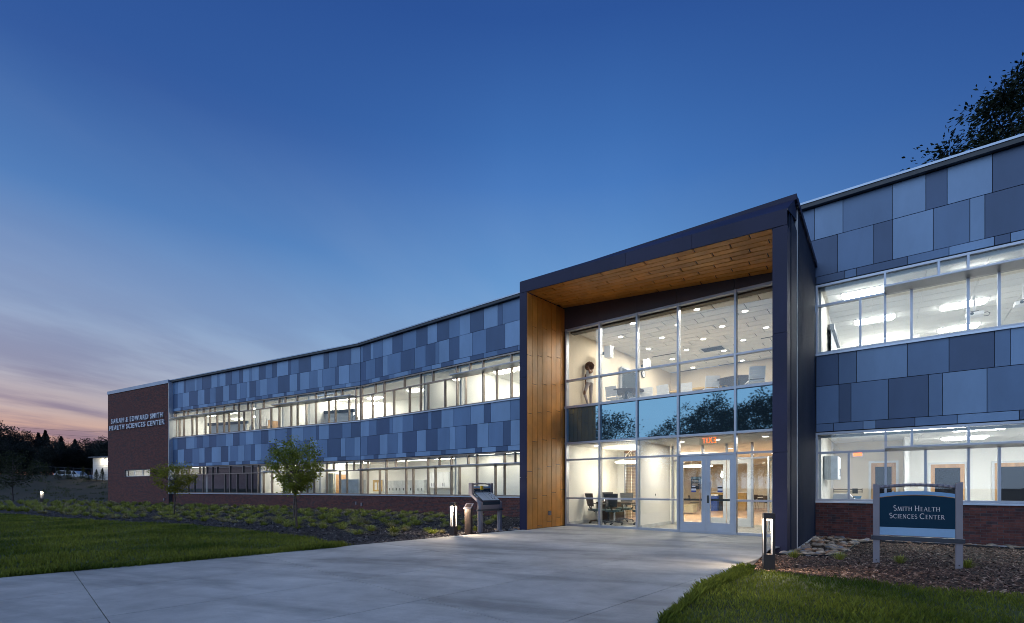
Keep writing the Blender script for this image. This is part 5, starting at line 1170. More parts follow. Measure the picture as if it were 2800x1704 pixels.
for poly, n_, s0, s1, lb in ((stone_poly, 190, .045, .10, 'tan or grey river stone in the drip bed beside the ribbed metal wall'), (strip_poly, 70, .05, .10, 'tan or grey river stone along the right brick wall'), (left_patch, 24, .04, .08, 'tan river stone at the foot of the left portal pier')):
    xs, ys = [q[0] for q in poly], [q[1] for q in poly]; k = 0
    while k < n_:
        x, y = rnd.uniform(min(xs), max(xs)), rnd.uniform(min(ys), max(ys))
        if not inside(x, y, poly): continue
        if M.n.dot(Vector((x, y, 0))) > SW - .08: continue
        s_ = rnd.uniform(s0, s1); k += 1
        z = (rz_bed(x, y) if poly is not left_patch else 0) + s_ * .22
        o = link('river_stone', SM[rnd.randrange(8)], world=Matrix.Translation((x, y, z)) @ Matrix.Rotation(rnd.uniform(0, 6.3), 4, 'Z') @ Matrix.Rotation(rnd.uniform(-.3, .3), 4, 'X') @ Matrix.Scale(s_, 4))
        tag(o, lb, 'stone', 'river stones')
# ------------------------------------------------------------------ scattered stuff with numpy
RG_ = np.random.default_rng(5)
def np_inside(P, poly):
    c = np.zeros(len(P), bool); j = len(poly) - 1
    for i in range(len(poly)):
        (xi, yi), (xj, yj) = poly[i], poly[j]
        if yi != yj: c ^= ((yi > P[:, 1]) != (yj > P[:, 1])) & (P[:, 0] < (xj - xi) * (P[:, 1] - yi) / (yj - yi) + xi)
        j = i
    return c
def scatter(poly, n, dref, pw, box=None):
    a = np.array(poly); lo, hi = (a.min(0), a.max(0)) if box is None else (np.array(box[0]), np.array(box[1])); out = []; m = 0
    while m < n:
        P = RG_.uniform(lo, hi, (n * 2, 2)); P = P[np_inside(P, poly)]
        d = np.maximum(np.hypot(P[:, 0], P[:, 1]), .5); P = P[RG_.random(len(P)) < np.minimum(1, (dref / d) ** pw)]
        out.append(P); m += len(P)
    return np.concatenate(out)[:n]
def np_mesh(name, V, Fc, m, nv):
    me = bpy.data.meshes.new(name); V = np.ascontiguousarray(V, np.float32); nf = len(Fc)
    me.vertices.add(len(V)); me.vertices.foreach_set('co', V.ravel()); me.loops.add(nf * nv); me.loops.foreach_set('vertex_index', np.ascontiguousarray(Fc, np.int32).ravel())
    me.polygons.add(nf); me.polygons.foreach_set('loop_start', np.arange(0, nf * nv, nv, dtype=np.int32)); me.polygons.foreach_set('loop_total', np.full(nf, nv, np.int32))
    for q in (m if isinstance(m, (list, tuple)) else [m]): me.materials.append(MATS[q])
    me.update(); me.validate(); return me
def grass(name, poly, n, dref, pw, h0, h1, w0, label, m='lawn_blade', box=None):
    P = scatter(poly, n, dref, pw, box); n = len(P); d = np.hypot(P[:, 0], P[:, 1]); a = RG_.uniform(0, 6.283, n); h = RG_.uniform(h0, h1, n) * (1 + .4 * (np.sin(P[:, 0] * 2.1) * np.sin(P[:, 1] * 1.7)))
    wd = w0 * (.6 + d / 9.0); la = RG_.uniform(0, 6.283, n); ln = RG_.uniform(.1, .75, n) * h
    V = np.zeros((n, 4, 3)); dx, dy = np.cos(a) * wd, np.sin(a) * wd
    V[:, 0, 0], V[:, 0, 1] = P[:, 0] - dx, P[:, 1] - dy; V[:, 1, 0], V[:, 1, 1] = P[:, 0] + dx, P[:, 1] + dy
    V[:, 2, 0], V[:, 2, 1], V[:, 2, 2] = P[:, 0] + dx * .7 + np.cos(la) * ln * .35, P[:, 1] + dy * .7 + np.sin(la) * ln * .35, h * .62
    V[:, 3, 0], V[:, 3, 1], V[:, 3, 2] = P[:, 0] + np.cos(la) * ln, P[:, 1] + np.sin(la) * ln, h
    V[:, :, 2] += .002; b = np.arange(n)[:, None] * 4
    Fc = np.concatenate([b + np.array([[0, 1, 2]]), b + np.array([[0, 2, 3]])])
    o = tag(link(name, np_mesh(name, V.reshape(-1, 3), Fc, m, 3)), label, 'grass', kind='stuff'); return o
grass('lawn_grass', lawn_left, 150000, 8, 1.5, .035, .075, .0042, 'mown green lawn left of the concrete plaza', box=((-34, 1), (0, 27)))
grass('lawn_grass', lawn_right, 95000, 4.5, 1.3, .03, .065, .0032, 'mown green lawn in front of the right mulch bed', box=((-.5, .5), (10, 8)))
# longer fringe along the slab edge
fr_poly = [gp(0, 1577), gp(400, 1543), gp(937, 1493), gp(937, 1500), gp(400, 1551), gp(0, 1585)]
grass('lawn_fringe', fr_poly, 5000, 9, .5, .05, .12, .004, 'longer unmown grass along the left plaza edge')
fr_poly = [gp(1799, 1704), gp(1903, 1618), gp(2022, 1553), gp(2060, 1557), gp(2060, 1572), gp(2030, 1575), gp(1918, 1630), gp(1825, 1704)]
grass('lawn_fringe', fr_poly, 4500, 6, .5, .04, .10, .0032, 'longer unmown grass along the right plaza edge')
def chips(name, poly, n, dref, pw, s0, s1, label, m, zf=None, box=None):
    P = scatter(poly, n, dref, pw, box); n = len(P); L = RG_.uniform(s0, s1, n); wd = L * RG_.uniform(.25, .55, n); a = RG_.uniform(0, 6.283, n); tl = RG_.normal(0, .28, n); rl = RG_.normal(0, .35, n); th = RG_.uniform(.004, .010, n)
    c, s_ = np.cos(a), np.sin(a); V = np.zeros((n, 6, 3))
    for k, (fx, fy, fz) in enumerate(((-.5, -.5, 0), (.5, -.4, 0), (.45, .5, 0), (-.5, .4, 0), (-.25, 0, 1), (.3, 0, 1))):
        x, y = fx * L, fy * wd; V[:, k, 0] = P[:, 0] + x * c - y * s_; V[:, k, 1] = P[:, 1] + x * s_ + y * c; V[:, k, 2] = np.abs(L * .28 * np.abs(tl)) + x * np.sin(tl) + y * np.sin(rl) + fz * th + .006
    if zf is not None: V[:, :, 2] += np.array([zf(x, y) for x, y in P])[:, None]
    b = np.arange(n)[:, None] * 6
    Fc = np.concatenate([b + np.array([[0, 1, 5]]), b + np.array([[0, 5, 4]]), b + np.array([[1, 2, 5]]), b + np.array([[2, 3, 4]]), b + np.array([[2, 4, 5]]), b + np.array([[3, 0, 4]])])
    return tag(link(name, np_mesh(name, V.reshape(-1, 3), Fc, m, 3)), label, 'mulch', kind='stuff')
mr_poly = [gp(2062, 1546), gp(2090, 1522)] + [q.to_2d().to_tuple() for q in edge_pts] + [(12.5, 8.5), (10, 3.2)] + rl_edge[::-1]
chips('bark_mulch', mr_poly, 26000, 8.5, 1.0, .02, .065, 'brown bark mulch around the monument sign', 'chip_brown', rz_bed)
chips('bark_mulch', mulch_left, 52000, 13, 1.6, .03, .075, 'grey-brown bark mulch between the left lawn and the brick wall', 'chip_grey', box=((-26, 8), (3, 34)))
# ------------------------------------------------------------------ ornamental grass tufts
def tuft_mesh(seed, m, n=120, r=.26, h=.30):
    g = np.random.default_rng(seed); a = g.uniform(0, 6.283, n); sp = g.uniform(.15, 1, n) ** .8 * r; hh = g.uniform(.55, 1, n) * h * (1.15 - .55 * sp / r); rt = g.uniform(0, .07, n); wd = g.uniform(.004, .008, n)
    V = np.zeros((n, 5, 3)); ca, sa = np.cos(a), np.sin(a)
    for k, (f, z) in enumerate(((0, 0), (0, 0), (.5, .8), (.5, .8), (1, 1))):
        s_ = (-1 if k in (0, 3) else 1) * (1 if k < 2 else .75) * (k < 4); q = rt + f * sp
        V[:, k, 0] = ca * q - sa * wd * s_; V[:, k, 1] = sa * q + ca * wd * s_; V[:, k, 2] = hh * (z if k < 4 else (1 - .35 * sp / r))
    b = np.arange(n)[:, None] * 5
    return np_mesh('grass_tuft', V.reshape(-1, 3), np.concatenate([b + np.array([[0, 1, 2]]), b + np.array([[0, 2, 3]]), b + np.array([[3, 2, 4]])]), m, 3)
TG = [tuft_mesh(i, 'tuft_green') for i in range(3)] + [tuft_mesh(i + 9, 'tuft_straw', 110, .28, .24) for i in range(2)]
far_mb = []; cand = []
le = [Vector(q) for q in lawn_edge]
def dist_edge(p): return min((p - (a + (b - a) * max(0, min(1, (p - a).dot(b - a) / (b - a).length_squared)))).length for a, b in zip(le, le[1:]))
y = 9.0
while y < 45:
    x = -48.0
    while x < 0:
        p = Vector((x + rnd.uniform(-.28, .28), y + rnd.uniform(-.26, .26))); x += .86 if y < 30 else 1.1
        if not inside(p.x, p.y, mulch_left): continue
        if p.dot(M.ex.to_2d()) > HU and p.dot(M.n.to_2d()) > SW - .45: continue
        q = p - B.o.to_2d()
        if q.dot(B.ex.to_2d()) < 0 and q.dot(B.n.to_2d()) > -.7: continue
        de = dist_edge(p)
        if de < (1.1 if p.x > -14 else .9) or p.dot(g1) > PL - .75: continue
        if p.dot(M.n.to_2d()) > 10.2 and p.dot(M.ex.to_2d()) > -11.0: continue
        cand.append((p.length, p))
    y += .74 if y < 30 else 1.0
cand.sort(key=lambda q: q[0])
def tuft_label(p):
    return ('green ornamental grass tuft in the bed before the left wing', 'straw-coloured ornamental grass tuft in the bed before the left wing')
for k, (d_, p) in enumerate(cand):
    mi = rnd.choices(range(5), (3, 3, 3, 2.2, 2.2))[0]; s_ = rnd.uniform(.95, 1.4)
    if k < 285:
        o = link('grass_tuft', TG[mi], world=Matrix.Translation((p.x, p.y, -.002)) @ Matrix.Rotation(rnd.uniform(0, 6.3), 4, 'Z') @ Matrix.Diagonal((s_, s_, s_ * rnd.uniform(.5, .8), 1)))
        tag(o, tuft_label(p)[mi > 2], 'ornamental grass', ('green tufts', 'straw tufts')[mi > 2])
    else: far_mb.append((p, mi, s_))
if far_mb:
    Vs, Fs, ms, base_i = [], [], [], 0
    for p, mi, s_ in far_mb:
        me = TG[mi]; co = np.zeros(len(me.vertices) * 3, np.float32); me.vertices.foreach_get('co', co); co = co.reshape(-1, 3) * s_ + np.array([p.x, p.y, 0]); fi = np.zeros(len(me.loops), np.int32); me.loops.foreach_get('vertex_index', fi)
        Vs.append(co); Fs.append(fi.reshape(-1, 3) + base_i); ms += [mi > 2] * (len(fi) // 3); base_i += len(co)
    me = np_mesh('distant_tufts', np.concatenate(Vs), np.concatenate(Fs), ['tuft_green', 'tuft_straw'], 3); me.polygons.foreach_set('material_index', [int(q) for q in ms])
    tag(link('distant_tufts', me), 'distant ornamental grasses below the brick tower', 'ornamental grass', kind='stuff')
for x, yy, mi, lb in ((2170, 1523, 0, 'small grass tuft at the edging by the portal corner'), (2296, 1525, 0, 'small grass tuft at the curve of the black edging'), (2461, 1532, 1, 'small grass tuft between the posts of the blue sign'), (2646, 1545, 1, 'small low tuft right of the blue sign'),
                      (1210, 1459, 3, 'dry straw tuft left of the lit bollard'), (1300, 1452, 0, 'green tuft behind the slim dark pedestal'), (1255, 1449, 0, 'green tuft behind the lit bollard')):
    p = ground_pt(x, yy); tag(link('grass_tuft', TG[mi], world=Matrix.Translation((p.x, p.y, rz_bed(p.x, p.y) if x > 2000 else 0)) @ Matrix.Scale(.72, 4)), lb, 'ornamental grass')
# ------------------------------------------------------------------ trees
def leaf_cloud(name, C, size, seed, m, up=.35):
    g = np.random.default_rng(seed); n = len(C); a = g.normal(size=(n, 3)); a[:, 2] *= .6; a /= np.linalg.norm(a, axis=1)[:, None]
    b = g.normal(size=(n, 3)); b[:, 2] += up; b -= (b * a).sum(1)[:, None] * a; b /= np.linalg.norm(b, axis=1)[:, None]
    L = size * g.uniform(.65, 1.25, n)[:, None]; wd = L * g.uniform(.38, .55, n)[:, None]; nn = np.cross(a, b) * L * .12
    V = np.stack([C - a * L * .5, C + b * wd * .5 + nn, C + a * L * .5, C - b * wd * .5 + nn], 1)
    f = np.arange(n)[:, None] * 4 + np.array([[0, 1, 2, 3]])
    return np_mesh(name, V.reshape(-1, 3), f, m, 4)
def limb(mb, p0, p1, r0, r1, rr, bend=.08, n=4, seg=7):
    pts = [Vector(p0)]; d = Vector(p1) - Vector(p0)
    for k in range(1, n + 1): pts.append(Vector(p0) + d * (k / n) + Vector((rr.uniform(-1, 1), rr.uniform(-1, 1), rr.uniform(-.4, .4))) * d.length * bend * (1 if k < n else 0))
    for k in range(n): mb.tube(pts[k], pts[k + 1], r0 + (r1 - r0) * k / n, r0 + (r1 - r0) * (k + 1) / n, seg, False)
    return pts
def broadleaf(seed, h, ch, rx, rz, tr, nb, ncl, per, csp, lsize, lm, bm_='bark', shape=None):
    """trunk + limbs mesh and crown mesh: limbs reach cluster centres, leaves gather round them"""
    rr = random.Random(seed); g = np.random.default_rng(seed); tb = MB(); z0 = ch - rz * .85
    tp = limb(tb, (0, 0, -.15), (rr.uniform(-.04, .04) * h, rr.uniform(-.03, .03) * h, z0), tr, tr * .72, rr, .015, 5, 9)
    top = limb(tb, tp[-1], (tp[-1].x * .5, 0, ch + rz * .6), tr * .72, tr * .15, rr, .03, 5)
    cl = []
    for k in range(ncl):
        while True:
            q = Vector((rr.uniform(-1, 1), rr.uniform(-1, 1), rr.uniform(-1, 1)))
            if .2 < q.length < 1: break
        q = q.normalized() * (q.length ** .45)
        s_ = 1.0 if q.z > -.1 else 1 + q.z * .45
        p = Vector((q.x * rx * s_, q.y * rx * s_, ch + q.z * rz)) * 1.0
        p += Vector((rr.gauss(0, .07) * rx, rr.gauss(0, .07) * rx, rr.gauss(0, .09) * rz)); cl.append(p)
    for p in sorted(cl, key=lambda q: q.z)[::max(1, ncl // nb)]:
        zb = z0 + (p.z - z0) * .35; zb = max(z0, min(ch + rz * .3, zb)); f = (zb - z0) / max(.01, (ch + rz * .6 - z0)); st_ = tp[-1].lerp(top[-1], f)
        pts = limb(tb, st_, p, tr * (.42 - .25 * f), tr * .06, rr, .09, 4, 5)
        for s2 in range(3):
            b0 = pts[rr.randrange(1, 4)]; limb(tb, b0, b0 + (p - st_) * rr.uniform(.15, .35) + Vector((rr.uniform(-1, 1), rr.uniform(-1, 1), rr.uniform(-.2, .8))) * rx * .10, tr * .1, tr * .03, rr, .1, 2, 4)
    C = []
    for p in cl:
        k = int(per * rr.uniform(.5, 1.5)); e = csp * rr.uniform(.6, 1.3); C.append(g.normal(size=(k, 3)) * np.array([e, e, e * .7]) + np.array(p))
    return tb.mesh('trunk', bm_, True), leaf_cloud('crown', np.concatenate(C), lsize, seed, lm)
def conifer(seed, h, r, n, lsize, lm, bm_='bark_dark'):
    g = np.random.default_rng(seed); tb = MB(); tb.tube((0, 0, -.2), (0, 0, h * .96), r * .07, r * .01, 7); f = g.random(n) ** .75; lay = np.floor(f * 13) / 13; rr_ = r * (1 - f) ** .8 * (.55 + .45 * (1 - (f - lay) * 13)) * g.uniform(.3, 1, n) ** .5 * (1 + .25 * np.sin(f * 31 + seed)); a = g.uniform(0, 6.283, n)
    rr_ *= 1 + .3 * np.sin(a * 3 + f * 9)
    C = np.stack([np.cos(a) * rr_, np.sin(a) * rr_, h * (.10 + .90 * f) - rr_ * .18], 1)
    for k in range(26):
        z = h * (.12 + .8 * k / 26); q = k * 2.4; e = r * (1 - k / 26) ** .8 * .8; tb.tube((0, 0, z), (math.cos(q) * e, math.sin(q) * e, z - e * .15), .03, .008, 4, False)
    return tb.mesh('trunk', bm_, True), leaf_cloud('crown', C, lsize, seed, lm, 0)
def plant(name, meshes, loc, label, cat, group=None, s=1, rz=0, sz=None):
    t = link(name, None, world=at(loc, rz) @ Matrix.Diagonal((s, s, sz or s, 1))); tag(t, label, cat, group)
    link('trunk', meshes[0], t, local=Matrix()); link('crown', meshes[1], t, local=Matrix()); return t
# young trees in the left bed
p = ground_pt(810, 1446)
plant('sapling', broadleaf(11, 2.8, 1.95, .80, .80, .036, 40, 150, 52, .085, .07, 'leaf_green'), (p.x, p.y, 0), 'round-crowned young tree in front of the bright ground-floor windows', 'tree')
p = ground_pt(804, 1420)
plant('sapling', broadleaf(12, 2.9, 2.2, .60, .6, .034, 16, 40, 34, .13, .075, 'leaf_green'), (p.x, p.y, 0), 'second young tree hidden behind the round-crowned one', 'tree')
p = ground_pt(476, 1413)
plant('sapling', broadleaf(15, 2.5, 1.75, .80, .64, .03, 30, 80, 42, .10, .085, 'leaf_olive'), (p.x, p.y, 0), 'thin yellow-green young tree at the brick tower corner', 'tree')
plant('sapling', broadleaf(18, 4.2, 3.0, 2.0, 1.5, .06, 22, 100, 36, .28, .15, 'shrub_leaf'), ((36 - 1400) / F * 43, 43, -.05), 'dim spreading young tree at the foot of the hillside', 'tree')
# big maple behind the right wing roof
plant('maple_tree', broadleaf(23, 27, 19.8, 8.8, 7.6, .45, 150, 380, 180, .50, .27, 'leaf_dark', 'bark_dark'), (35.4, 30, -.2), 'tall dark maple rising behind the right wing roof', 'tree')
# trees across the way, seen in the glass
tm = [broadleaf(31 + k, 12, 7.6, 4.6, 4.6, .25, 16, 110, 60, .6, .36, 'leaf_dark', 'bark_dark') for k in range(3)]
def mirror_spot(x, dist):
    u = M.u(x, SG); g_ = M.P(u, SG, 0); t_ = (x - 1400) / F; d = Vector((t_, 1, 0)); d2 = d - 2 * d.dot(M.n) * M.n; return g_ + d2 * dist, g_.y + dist
for k, (x, yt, dist, lb) in enumerate(((1662, 1140, 50, 'lone tree across the drive, mirrored in the spandrel glass'), (1838, 1160, 52, 'low tree across the drive next to the taller mirrored trees'), (1905, 1118, 55, 'broad tree across the drive, mirrored beside the middle mullion'), (1962, 1100, 50, 'tall tree across the drive, mirrored above the entrance doors'),
                                       (2020, 1112, 54, 'tree across the drive between two taller mirrored trees'), (2070, 1080, 50, 'tallest tree across the drive, mirrored by the right pier'), (2130, 1085, 52, 'tree across the drive at the end of the mirrored row'))):
    q, ly = mirror_spot(x, dist); hh = EYE + (HY - yt) / F * ly; plant('roadside_tree', tm[k % 3], (q.x, q.y, -.2), lb, 'tree', None, hh / 12.0, k * 1.7)
# dark wood on the left skyline
dm = [broadleaf(41 + k, 12, 7.4, 3.6, 5.0, .2, 14, 110, 44, .55, .40, 'needle_dark', 'bark_dark') for k in range(3)]; cm = [conifer(51 + k, 12, 3.4, 1300, .62, 'needle_dark') for k in range(2)]
sky_line = [(-60, 1150), (-25, 1180), (5, 1172), (25, 1180), (45, 1192), (65, 1190), (85, 1192), (105, 1184), (124, 1178), (140, 1200), (152, 1212), (167, 1194), (182, 1216), (205, 1202), (226, 1210), (250, 1208), (268, 1214), (285, 1206), (310, 1204)]
for k, (x, yt) in enumerate(sky_line):
    Y = 92 + (k * 37 % 11) * 1.6; X = (x - 1400) / F * Y; z = hill_z(X, Y) - .2; hh = EYE + (HY - yt) / F * Y - z; con = k in (8, 11, 13, 7)
    plant('conifer' if con else 'wood_tree', (cm[k % 2] if con else dm[k % 3]), (X, Y, z), ('dark pointed conifer standing out of the wooded skyline', 'dark broad-crowned tree in the wooded skyline on the left')[not con], 'tree', ('skyline conifers', 'skyline trees')[not con], hh / 12.0, k * 1.3, None)
for k in range(16):
    Y = 84 + (k * 29 % 7); x = -40 + k * 24; X = (x - 1400) / F * Y; z = hill_z(X, Y) - .2
    plant('wood_tree', dm[(k + 1) % 3], (X, Y, z), 'low dark tree in the front row of the hillside wood', 'tree', 'front row of the wood', rnd.uniform(.42, .58), k * 2.1)
# young evergreens on the hill
em = [conifer(61 + k, 2.6, .85, 900, .16, 'shrub_leaf') for k in range(3)]
for k, (x, yt, yb, lb) in enumerate(((25, 1236, 1295, 'tall young evergreen at the hill end above the dim sapling'), (86, 1246, 1292, 'young evergreen standing left of the fence end'), (127, 1257, 1296, 'upright young evergreen alone before the fence'), (159, 1270, 1305, 'young evergreen left of the parked white car'), (186, 1266, 1304, 'bushy young evergreen touching the parked white car'),
                                     (227, 1271, 1308, 'young evergreen right of the parked white car'), (241, 1277, 1309, 'thin young evergreen between car and shed'), (264, 1279, 1312, 'young evergreen in front of the shed corner'), (280, 1278, 1313, 'dark young evergreen against the lit shed wall'))):
    Y = 60 + (k % 3) * .8; X = (x - 1400) / F * Y; z = hill_z(X, Y); hh = (yb - yt) / F * Y; plant('evergreen', em[k % 3], (X, Y, z - .05), lb, 'evergreen', None, hh / 2.6, k * 2)
hp = [((-100 + 0), 46), (-36, 46), (-36, 64), (-100, 64)]
def hill_tufts():
    P = RG_.uniform((-72, 46), (-37, 64), (420, 2)); Vs = []; n = len(P)
    V = []; Fc = []
    for k, (x, y) in enumerate(P):
        for j in range(7):
            a = RG_.uniform(0, 6.28); r = RG_.uniform(.05, .4); xx, yy = x + math.cos(a) * r, y + math.sin(a) * r; z = hill_z(xx, yy); b = len(V)
            V += [(xx - .05, yy, z - .02), (xx + .05, yy, z - .02), (xx + RG_.uniform(-.12, .12), yy, z + RG_.uniform(.08, .26))]; Fc.append((b, b + 1, b + 2))
    tag(link('rough_grass', np_mesh('rough_grass', np.array(V), np.array(Fc), 'shrub_leaf', 3)), 'sparse rough grass on the dark hillside', 'grass', kind='stuff')
hill_tufts()
# ------------------------------------------------------------------ shed, car, fence, wires
Ys = 63.0; Xs = (254 - 1400) / F * Ys; zs = hill_z(Xs + 2, Ys) - .15
t = thing('storage_shed', 'grey lap-sided shed with a bright wall lamp behind the tower', 'shed', (Xs, Ys, zs), R(-4))
lp(MB().box(I, 0, 9, .03, 6, 0, 3.15), 'wall', 'siding', t)
for k in range(13): lp(MB().hexa([(0, -.02, k * .24), (9, -.02, k * .24), (9, .028, k * .24), (0, .028, k * .24), (0, .012, k * .24 + .235), (9, .012, k * .24 + .235), (9, .028, k * .24 + .235), (0, .028, k * .24 + .235)]), 'siding_board', 'siding', t)
lp(MB().hexa([(-.3, -.4, 3.1), (9.3, -.4, 3.1), (9.3, 6.3, 3.7), (-.3, 6.3, 3.7), (-.3, -.4, 3.24), (9.3, -.4, 3.24), (9.3, 6.3, 3.84), (-.3, 6.3, 3.84)]), 'roof', 'shed_roof', t)
xl = (289.5 - 1400) / F * Ys - Xs
wl = lp(MB().box(I, xl - .12, xl + .12, -.16, -.03, 2.75, 2.95), 'wall_lamp', 'dark_plastic', t); lp(MB().box(I, xl - .14, xl + .14, -.20, -.165, 2.62, 2.93), 'lamp_lens', 'flood_lamp', wl)
lamp('shed_lamp', 'POINT', (xl, -.45, 2.7), 90, t, (1, .86, .62), .12)
Yc = 69.0; Xc = (206 - 1400) / F * Yc
t = thing('parked_car', 'pale estate car parked on the hilltop behind the evergreens', 'car', (Xc, Yc, hill_z(Xc, Yc)), R(8))
prof = [(-2.2, .35), (2.2, .35), (2.25, .8), (1.9, .95), (1.0, 1.0), (.45, 1.5), (-1.7, 1.55), (-2.15, 1.0), (-2.25, .75)]
body = MB(); n_ = len(prof); body.add([(x, -.85, z) for x, z in prof] + [(x, .85, z) for x, z in prof], [tuple(range(n_)), tuple(range(n_, 2 * n_))[::-1]] + [(i, i + n_, (i + 1) % n_ + n_, (i + 1) % n_) for i in range(n_)])
bo = lp(body, 'body', 'car_paint', t)
for a, b in ((-1.65, -.75), (-.68, .1), (.17, .75)): lp(MB().hexa([(a, -.865, 1.02), (b, -.865, 1.02), (b, -.852, 1.02), (a, -.852, 1.02), (a + .08, -.865, 1.45), (b - (.3 if b > .5 else .05), -.865, 1.45), (b - (.3 if b > .5 else .05), -.852, 1.45), (a + .08, -.852, 1.45)]), 'side_window', 'dark_glass', t)
for x in (-1.4, 1.4):
    for y in (-.8, .8):
        wh = lp(MB().tube((x, y - .1, .33), (x, y + .1, .33), .33, .33, 18), 'wheel', 'rubber', t); lp(MB().tube((x, y - .11, .33), (x, y + .11, .33), .19, .19, 14), 'rim', 'chrome', wh)
t = thing('chain_fence', 'dark chain-link fence along the hilltop', 'fence', ((175 - 1400) / F * 67, 67, 0), 0); X0 = (175 - 1400) / F * 67
for k in range(9):
    x = -4.9 + k * 1.25 * 1.0; zz0 = hill_z(X0 + x, 67); lp(MB().tube((x, 0, zz0 - .1), (x, 0, zz0 + 1.75), .03), 'post', 'dark_plastic', t)
lp(MB().tube((-4.9, 0, hill_z(X0 - 4.9, 67) + 1.72), (5.1, 0, hill_z(X0 + 5.1, 67) + 1.72), .022), 'top_rail', 'dark_plastic', t)
mb = MB()
for k in range(60):
    x = -4.9 + k * .166; zz0 = hill_z(X0 + x, 67); mb.tube((x, 0, zz0), (min(x + .9, 5.0), 0, zz0 + 1.7), .006, .006, 3, False); mb.tube((min(x + .9, 5.0), 0, zz0), (x, 0, zz0 + 1.7), .006, .006, 3, False)
lp(mb, 'wire_mesh', 'dark_plastic', t)
for k, (y0, y1) in enumerate(((1164, 1182), (1172, 1198))):
    a, b = Vector(((-60 - 1400) / F * 130, 130, EYE + (HY - y0 + 6) / F * 130)), Vector(((310 - 1400) / F * 130, 130, EYE + (HY - y1) / F * 130))
    solo(MB().path([a.lerp(b, i / 10) - Vector((0, 0, .35 * (1 - (i / 5 - 1) ** 2))) for i in range(11)], .03, 4), 'overhead_wire', 'black_paint', ('upper thin overhead wire crossing the sunset', 'lower thin overhead wire just above the wood')[k], 'wire')
# ------------------------------------------------------------------ wall fittings
for fr, x, yy, v in ((M, 975, 1376, SW), (M, 990.5, 1379, SW), (B, 450.5, 1365.5, TV)):
    u, z = fr.u(x, v), fr.z(x, yy, v); ub('wall_outlet', fr, u - .07, u + .07, v - .07, v - .001, z - .09, z + .09, 'sign_post', root)
ub('wall_outlet', M, -8.424, -8.37, 12.75, 12.85, .42, .56, 'sign_post', root)
# exit sign in the vestibule: its lettering faces the lobby, so it reads reversed from outside
ue = M.u(1938, 14.25); ze = M.z(1938, 1203.5, 14.25)
t = thing('exit_sign', 'clear edge-lit exit sign with reversed red letters above the entrance doors', 'exit sign', M.P(ue, 14.25, ze), M.rot)
link('panel', MB().box(I, -.26, .26, -.006, -.002, -.13, .13).mesh('panel', 'window_glass'), t, local=Matrix()); lp(MB().box(I, -.28, .28, -.03, .03, .13, .17), 'housing', 'chrome', t); lp(MB().tube((0, 0, .17), (0, 0, max(.2, ZL2 - ze)), .01), 'stem', 'chrome', t)
x = .20
for ch in 'EXIT':
    me = GL[ch][0].copy(); me.materials.clear(); me.materials.append(MATS['exit_red']); kx = .40 / sum(GL[q][1] + .14 for q in 'EXIT'); kz = .17 / CAPH
    link('letter', me, t, local=Matrix.Translation((x, 0, -.085)) @ Matrix.Diagonal((-kx, .12, kz, 1))); x -= (GL[ch][1] + .14) * kx
# ------------------------------------------------------------------ the person in the lounge
pp = Vector(((1612 - 1400) / F * 16.75, 16.75, 4.0))
J = [((0, 0, 1.0), (.125, .10)), ((0, 0, 1.14), (.105, .085)), ((.01, 0, 1.28), (.12, .09)), ((.02, 0, 1.40), (.10, .075)), ((.01, 0, 1.47), (.045, .045)), ((-.01, -.01, 1.56), (.075, .085)), ((-.015, -.01, 1.64), (.07, .08)),
     ((.07, .03, .95), (.085, .085)), ((.06, .03, .52), (.058, .058)), ((.05, .05, .12), (.040, .040)), ((.04, -.06, .04), (.035, .03)), ((-.02, -.11, .03), (.025, .02)),
     ((-.07, -.03, .95), (.085, .085)), ((-.22, -.08, .60), (.06, .06)), ((-.04, 0, .16), (.040, .040)), ((-.09, -.09, .06), (.032, .028)), ((-.15, -.13, .03), (.025, .02)),
     ((.10, -.06, 1.41), (.052, .052)), ((-.05, -.20, 1.30), (.036, .036)), ((-.07, -.12, 1.50), (.026, .026)), ((-.065, -.10, 1.56), (.026, .018)),
     ((-.06, .10, 1.41), (.052, .052)), ((-.14, .10, 1.20), (.036, .036)), ((-.15, .02, 1.0), (.027, .027)), ((-.15, .0, .93), (.026, .018))]
Ed = [(0, 1), (1, 2), (2, 3), (3, 4), (4, 5), (5, 6), (0, 7), (7, 8), (8, 9), (9, 10), (10, 11), (0, 12), (12, 13), (13, 14), (14, 15), (15, 16), (3, 17), (17, 18), (18, 19), (19, 20), (3, 21), (21, 22), (22, 23), (23, 24)]
for wr, base_d in ((20, Vector((.02, .02, 1))), (24, Vector((0, -.1, -1)))):
    o_ = Vector(J[wr][0])
    for k in range(5):
        off = Vector((0, (k - 2) * .014, 0)); ln = (.045, .075, .085, .078, .06)[k]; d = (base_d.normalized() + Vector((.1, (k - 2) * .12, 0))).normalized()
        i0 = len(J); J.append((tuple(o_ + off + d * .025), (.010, .010))); J.append((tuple(o_ + off + d * (.025 + ln * .6)), (.008, .008))); J.append((tuple(o_ + off + d * (.025 + ln) + Vector((.015, 0, 0))), (.007, .007))); Ed += [(wr, i0), (i0, i0 + 1), (i0 + 1, i0 + 2)]
sm = bpy.data.meshes.new('skeleton'); sm.from_pydata([j[0] for j in J], Ed, []); so = bpy.data.objects.new('skeleton', sm); COL.objects.link(so)
md = so.modifiers.new('skin', 'SKIN'); md.use_smooth_shade = True; sub = so.modifiers.new('sub', 'SUBSURF'); sub.levels = 2; sub.render_levels = 2
sv = sm.skin_vertices[0].data
for i, j in enumerate(J): sv[i].radius = j[1]; sv[i].use_root = (i == 0)
dg = bpy.context.evaluated_depsgraph_get(); dg.update(); bme = bpy.data.meshes.new_from_object(so.evaluated_get(dg)); bpy.data.objects.remove(so)
bme.materials.clear()
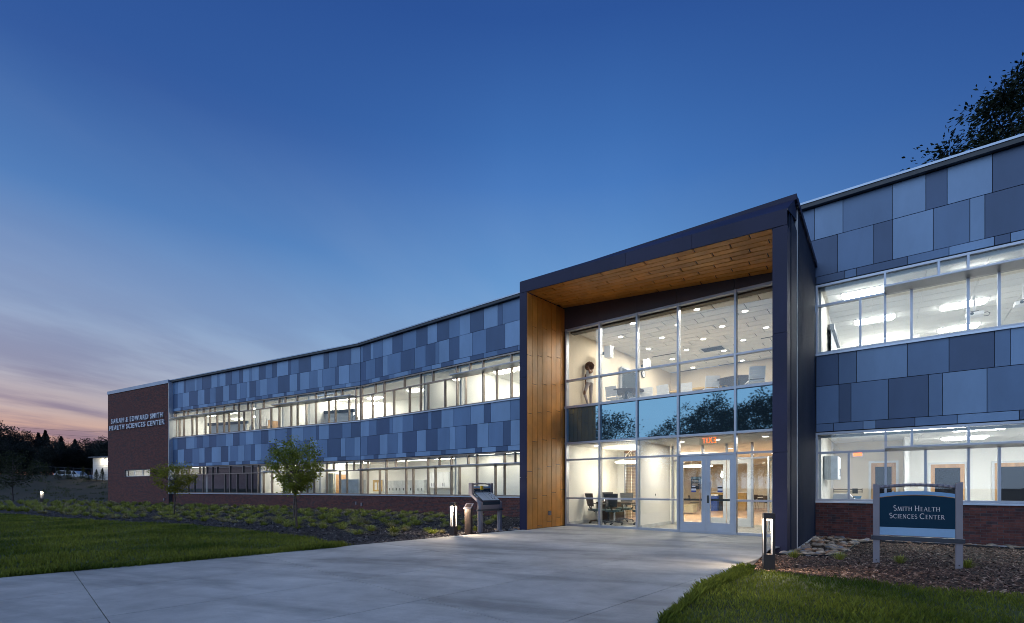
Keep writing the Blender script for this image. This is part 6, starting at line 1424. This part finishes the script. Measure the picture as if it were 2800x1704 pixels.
for q in ('skin', 'shirt_white', 'trousers', 'paper_white'): bme.materials.append(MATS[q])
for f_ in bme.polygons:
    c = f_.center; arm = (c.y < -.09 and c.z > 1.2) or (c.x < -.10 and .8 < c.z < 1.33 and c.y > -.05)
    if c.z < .085: mi = 3
    elif c.z < 1.0 and not arm: mi = 2
    elif arm or c.z > 1.455: mi = 0
    else: mi = 1
    if math.hypot(c.x + .25, c.z - .62) < .075: mi = 0
    f_.material_index = mi; f_.use_smooth = True
per = thing('person', 'person in white top and grey ripped trousers, hand raised to curly hair', 'person', pp, R(6)); per.matrix_basis = per.matrix_basis @ Matrix.Diagonal((.92, .92, .97, 1)); W[per] = per.matrix_basis.copy()
link('body', bme, per, local=Matrix())
# loose hem of the top, curly hair
hm = MB(); prof_ = [(.145, .97), (.14, 1.05), (.13, 1.2), (.135, 1.34), (.12, 1.41)]
sg = 18
for r_, z in prof_:
    for i in range(sg): a = 2 * math.pi * i / sg; hm.v.append((.01 + math.cos(a) * r_ * (1 + .05 * math.sin(a * 5 + z * 9)), math.sin(a) * r_ * .82, z + (.02 * math.sin(a * 3) if z < 1 else 0)))
hm.f = [(j * sg + i, j * sg + (i + 1) % sg, (j + 1) * sg + (i + 1) % sg, (j + 1) * sg + i) for j in range(len(prof_) - 1) for i in range(sg)]
lp(hm, 'loose_top', 'shirt_white', per, True)
bm = bmesh.new(); bmesh.ops.create_icosphere(bm, subdivisions=4, radius=.138); r3 = random.Random(2)
for v in bm.verts:
    q = v.co.normalized(); v.co += q * (.022 * math.sin(q.x * 17 + q.y * 9) * math.sin(q.z * 15 + q.x * 5) + r3.uniform(-.012, .016)); v.co.z *= .98; v.co += Vector((.005, .01, 1.60))
    if v.co.z < 1.50: v.co.x *= 1.12; v.co.y *= 1.1
me = bpy.data.meshes.new('hair'); bm.to_mesh(me); bm.free(); me.materials.append(MATS['hair']); ha = link('hair', me, per, local=Matrix())
g = np.random.default_rng(4); n = 1500; d = g.normal(size=(n, 3)); d /= np.linalg.norm(d, axis=1)[:, None]; C = d * g.uniform(.128, .165, n)[:, None] * np.array([1.08, 1.05, 1]) + np.array([0, .01, 1.59])
link('curls', leaf_cloud('curls', C, .035, 4, 'hair'), ha, local=Matrix())
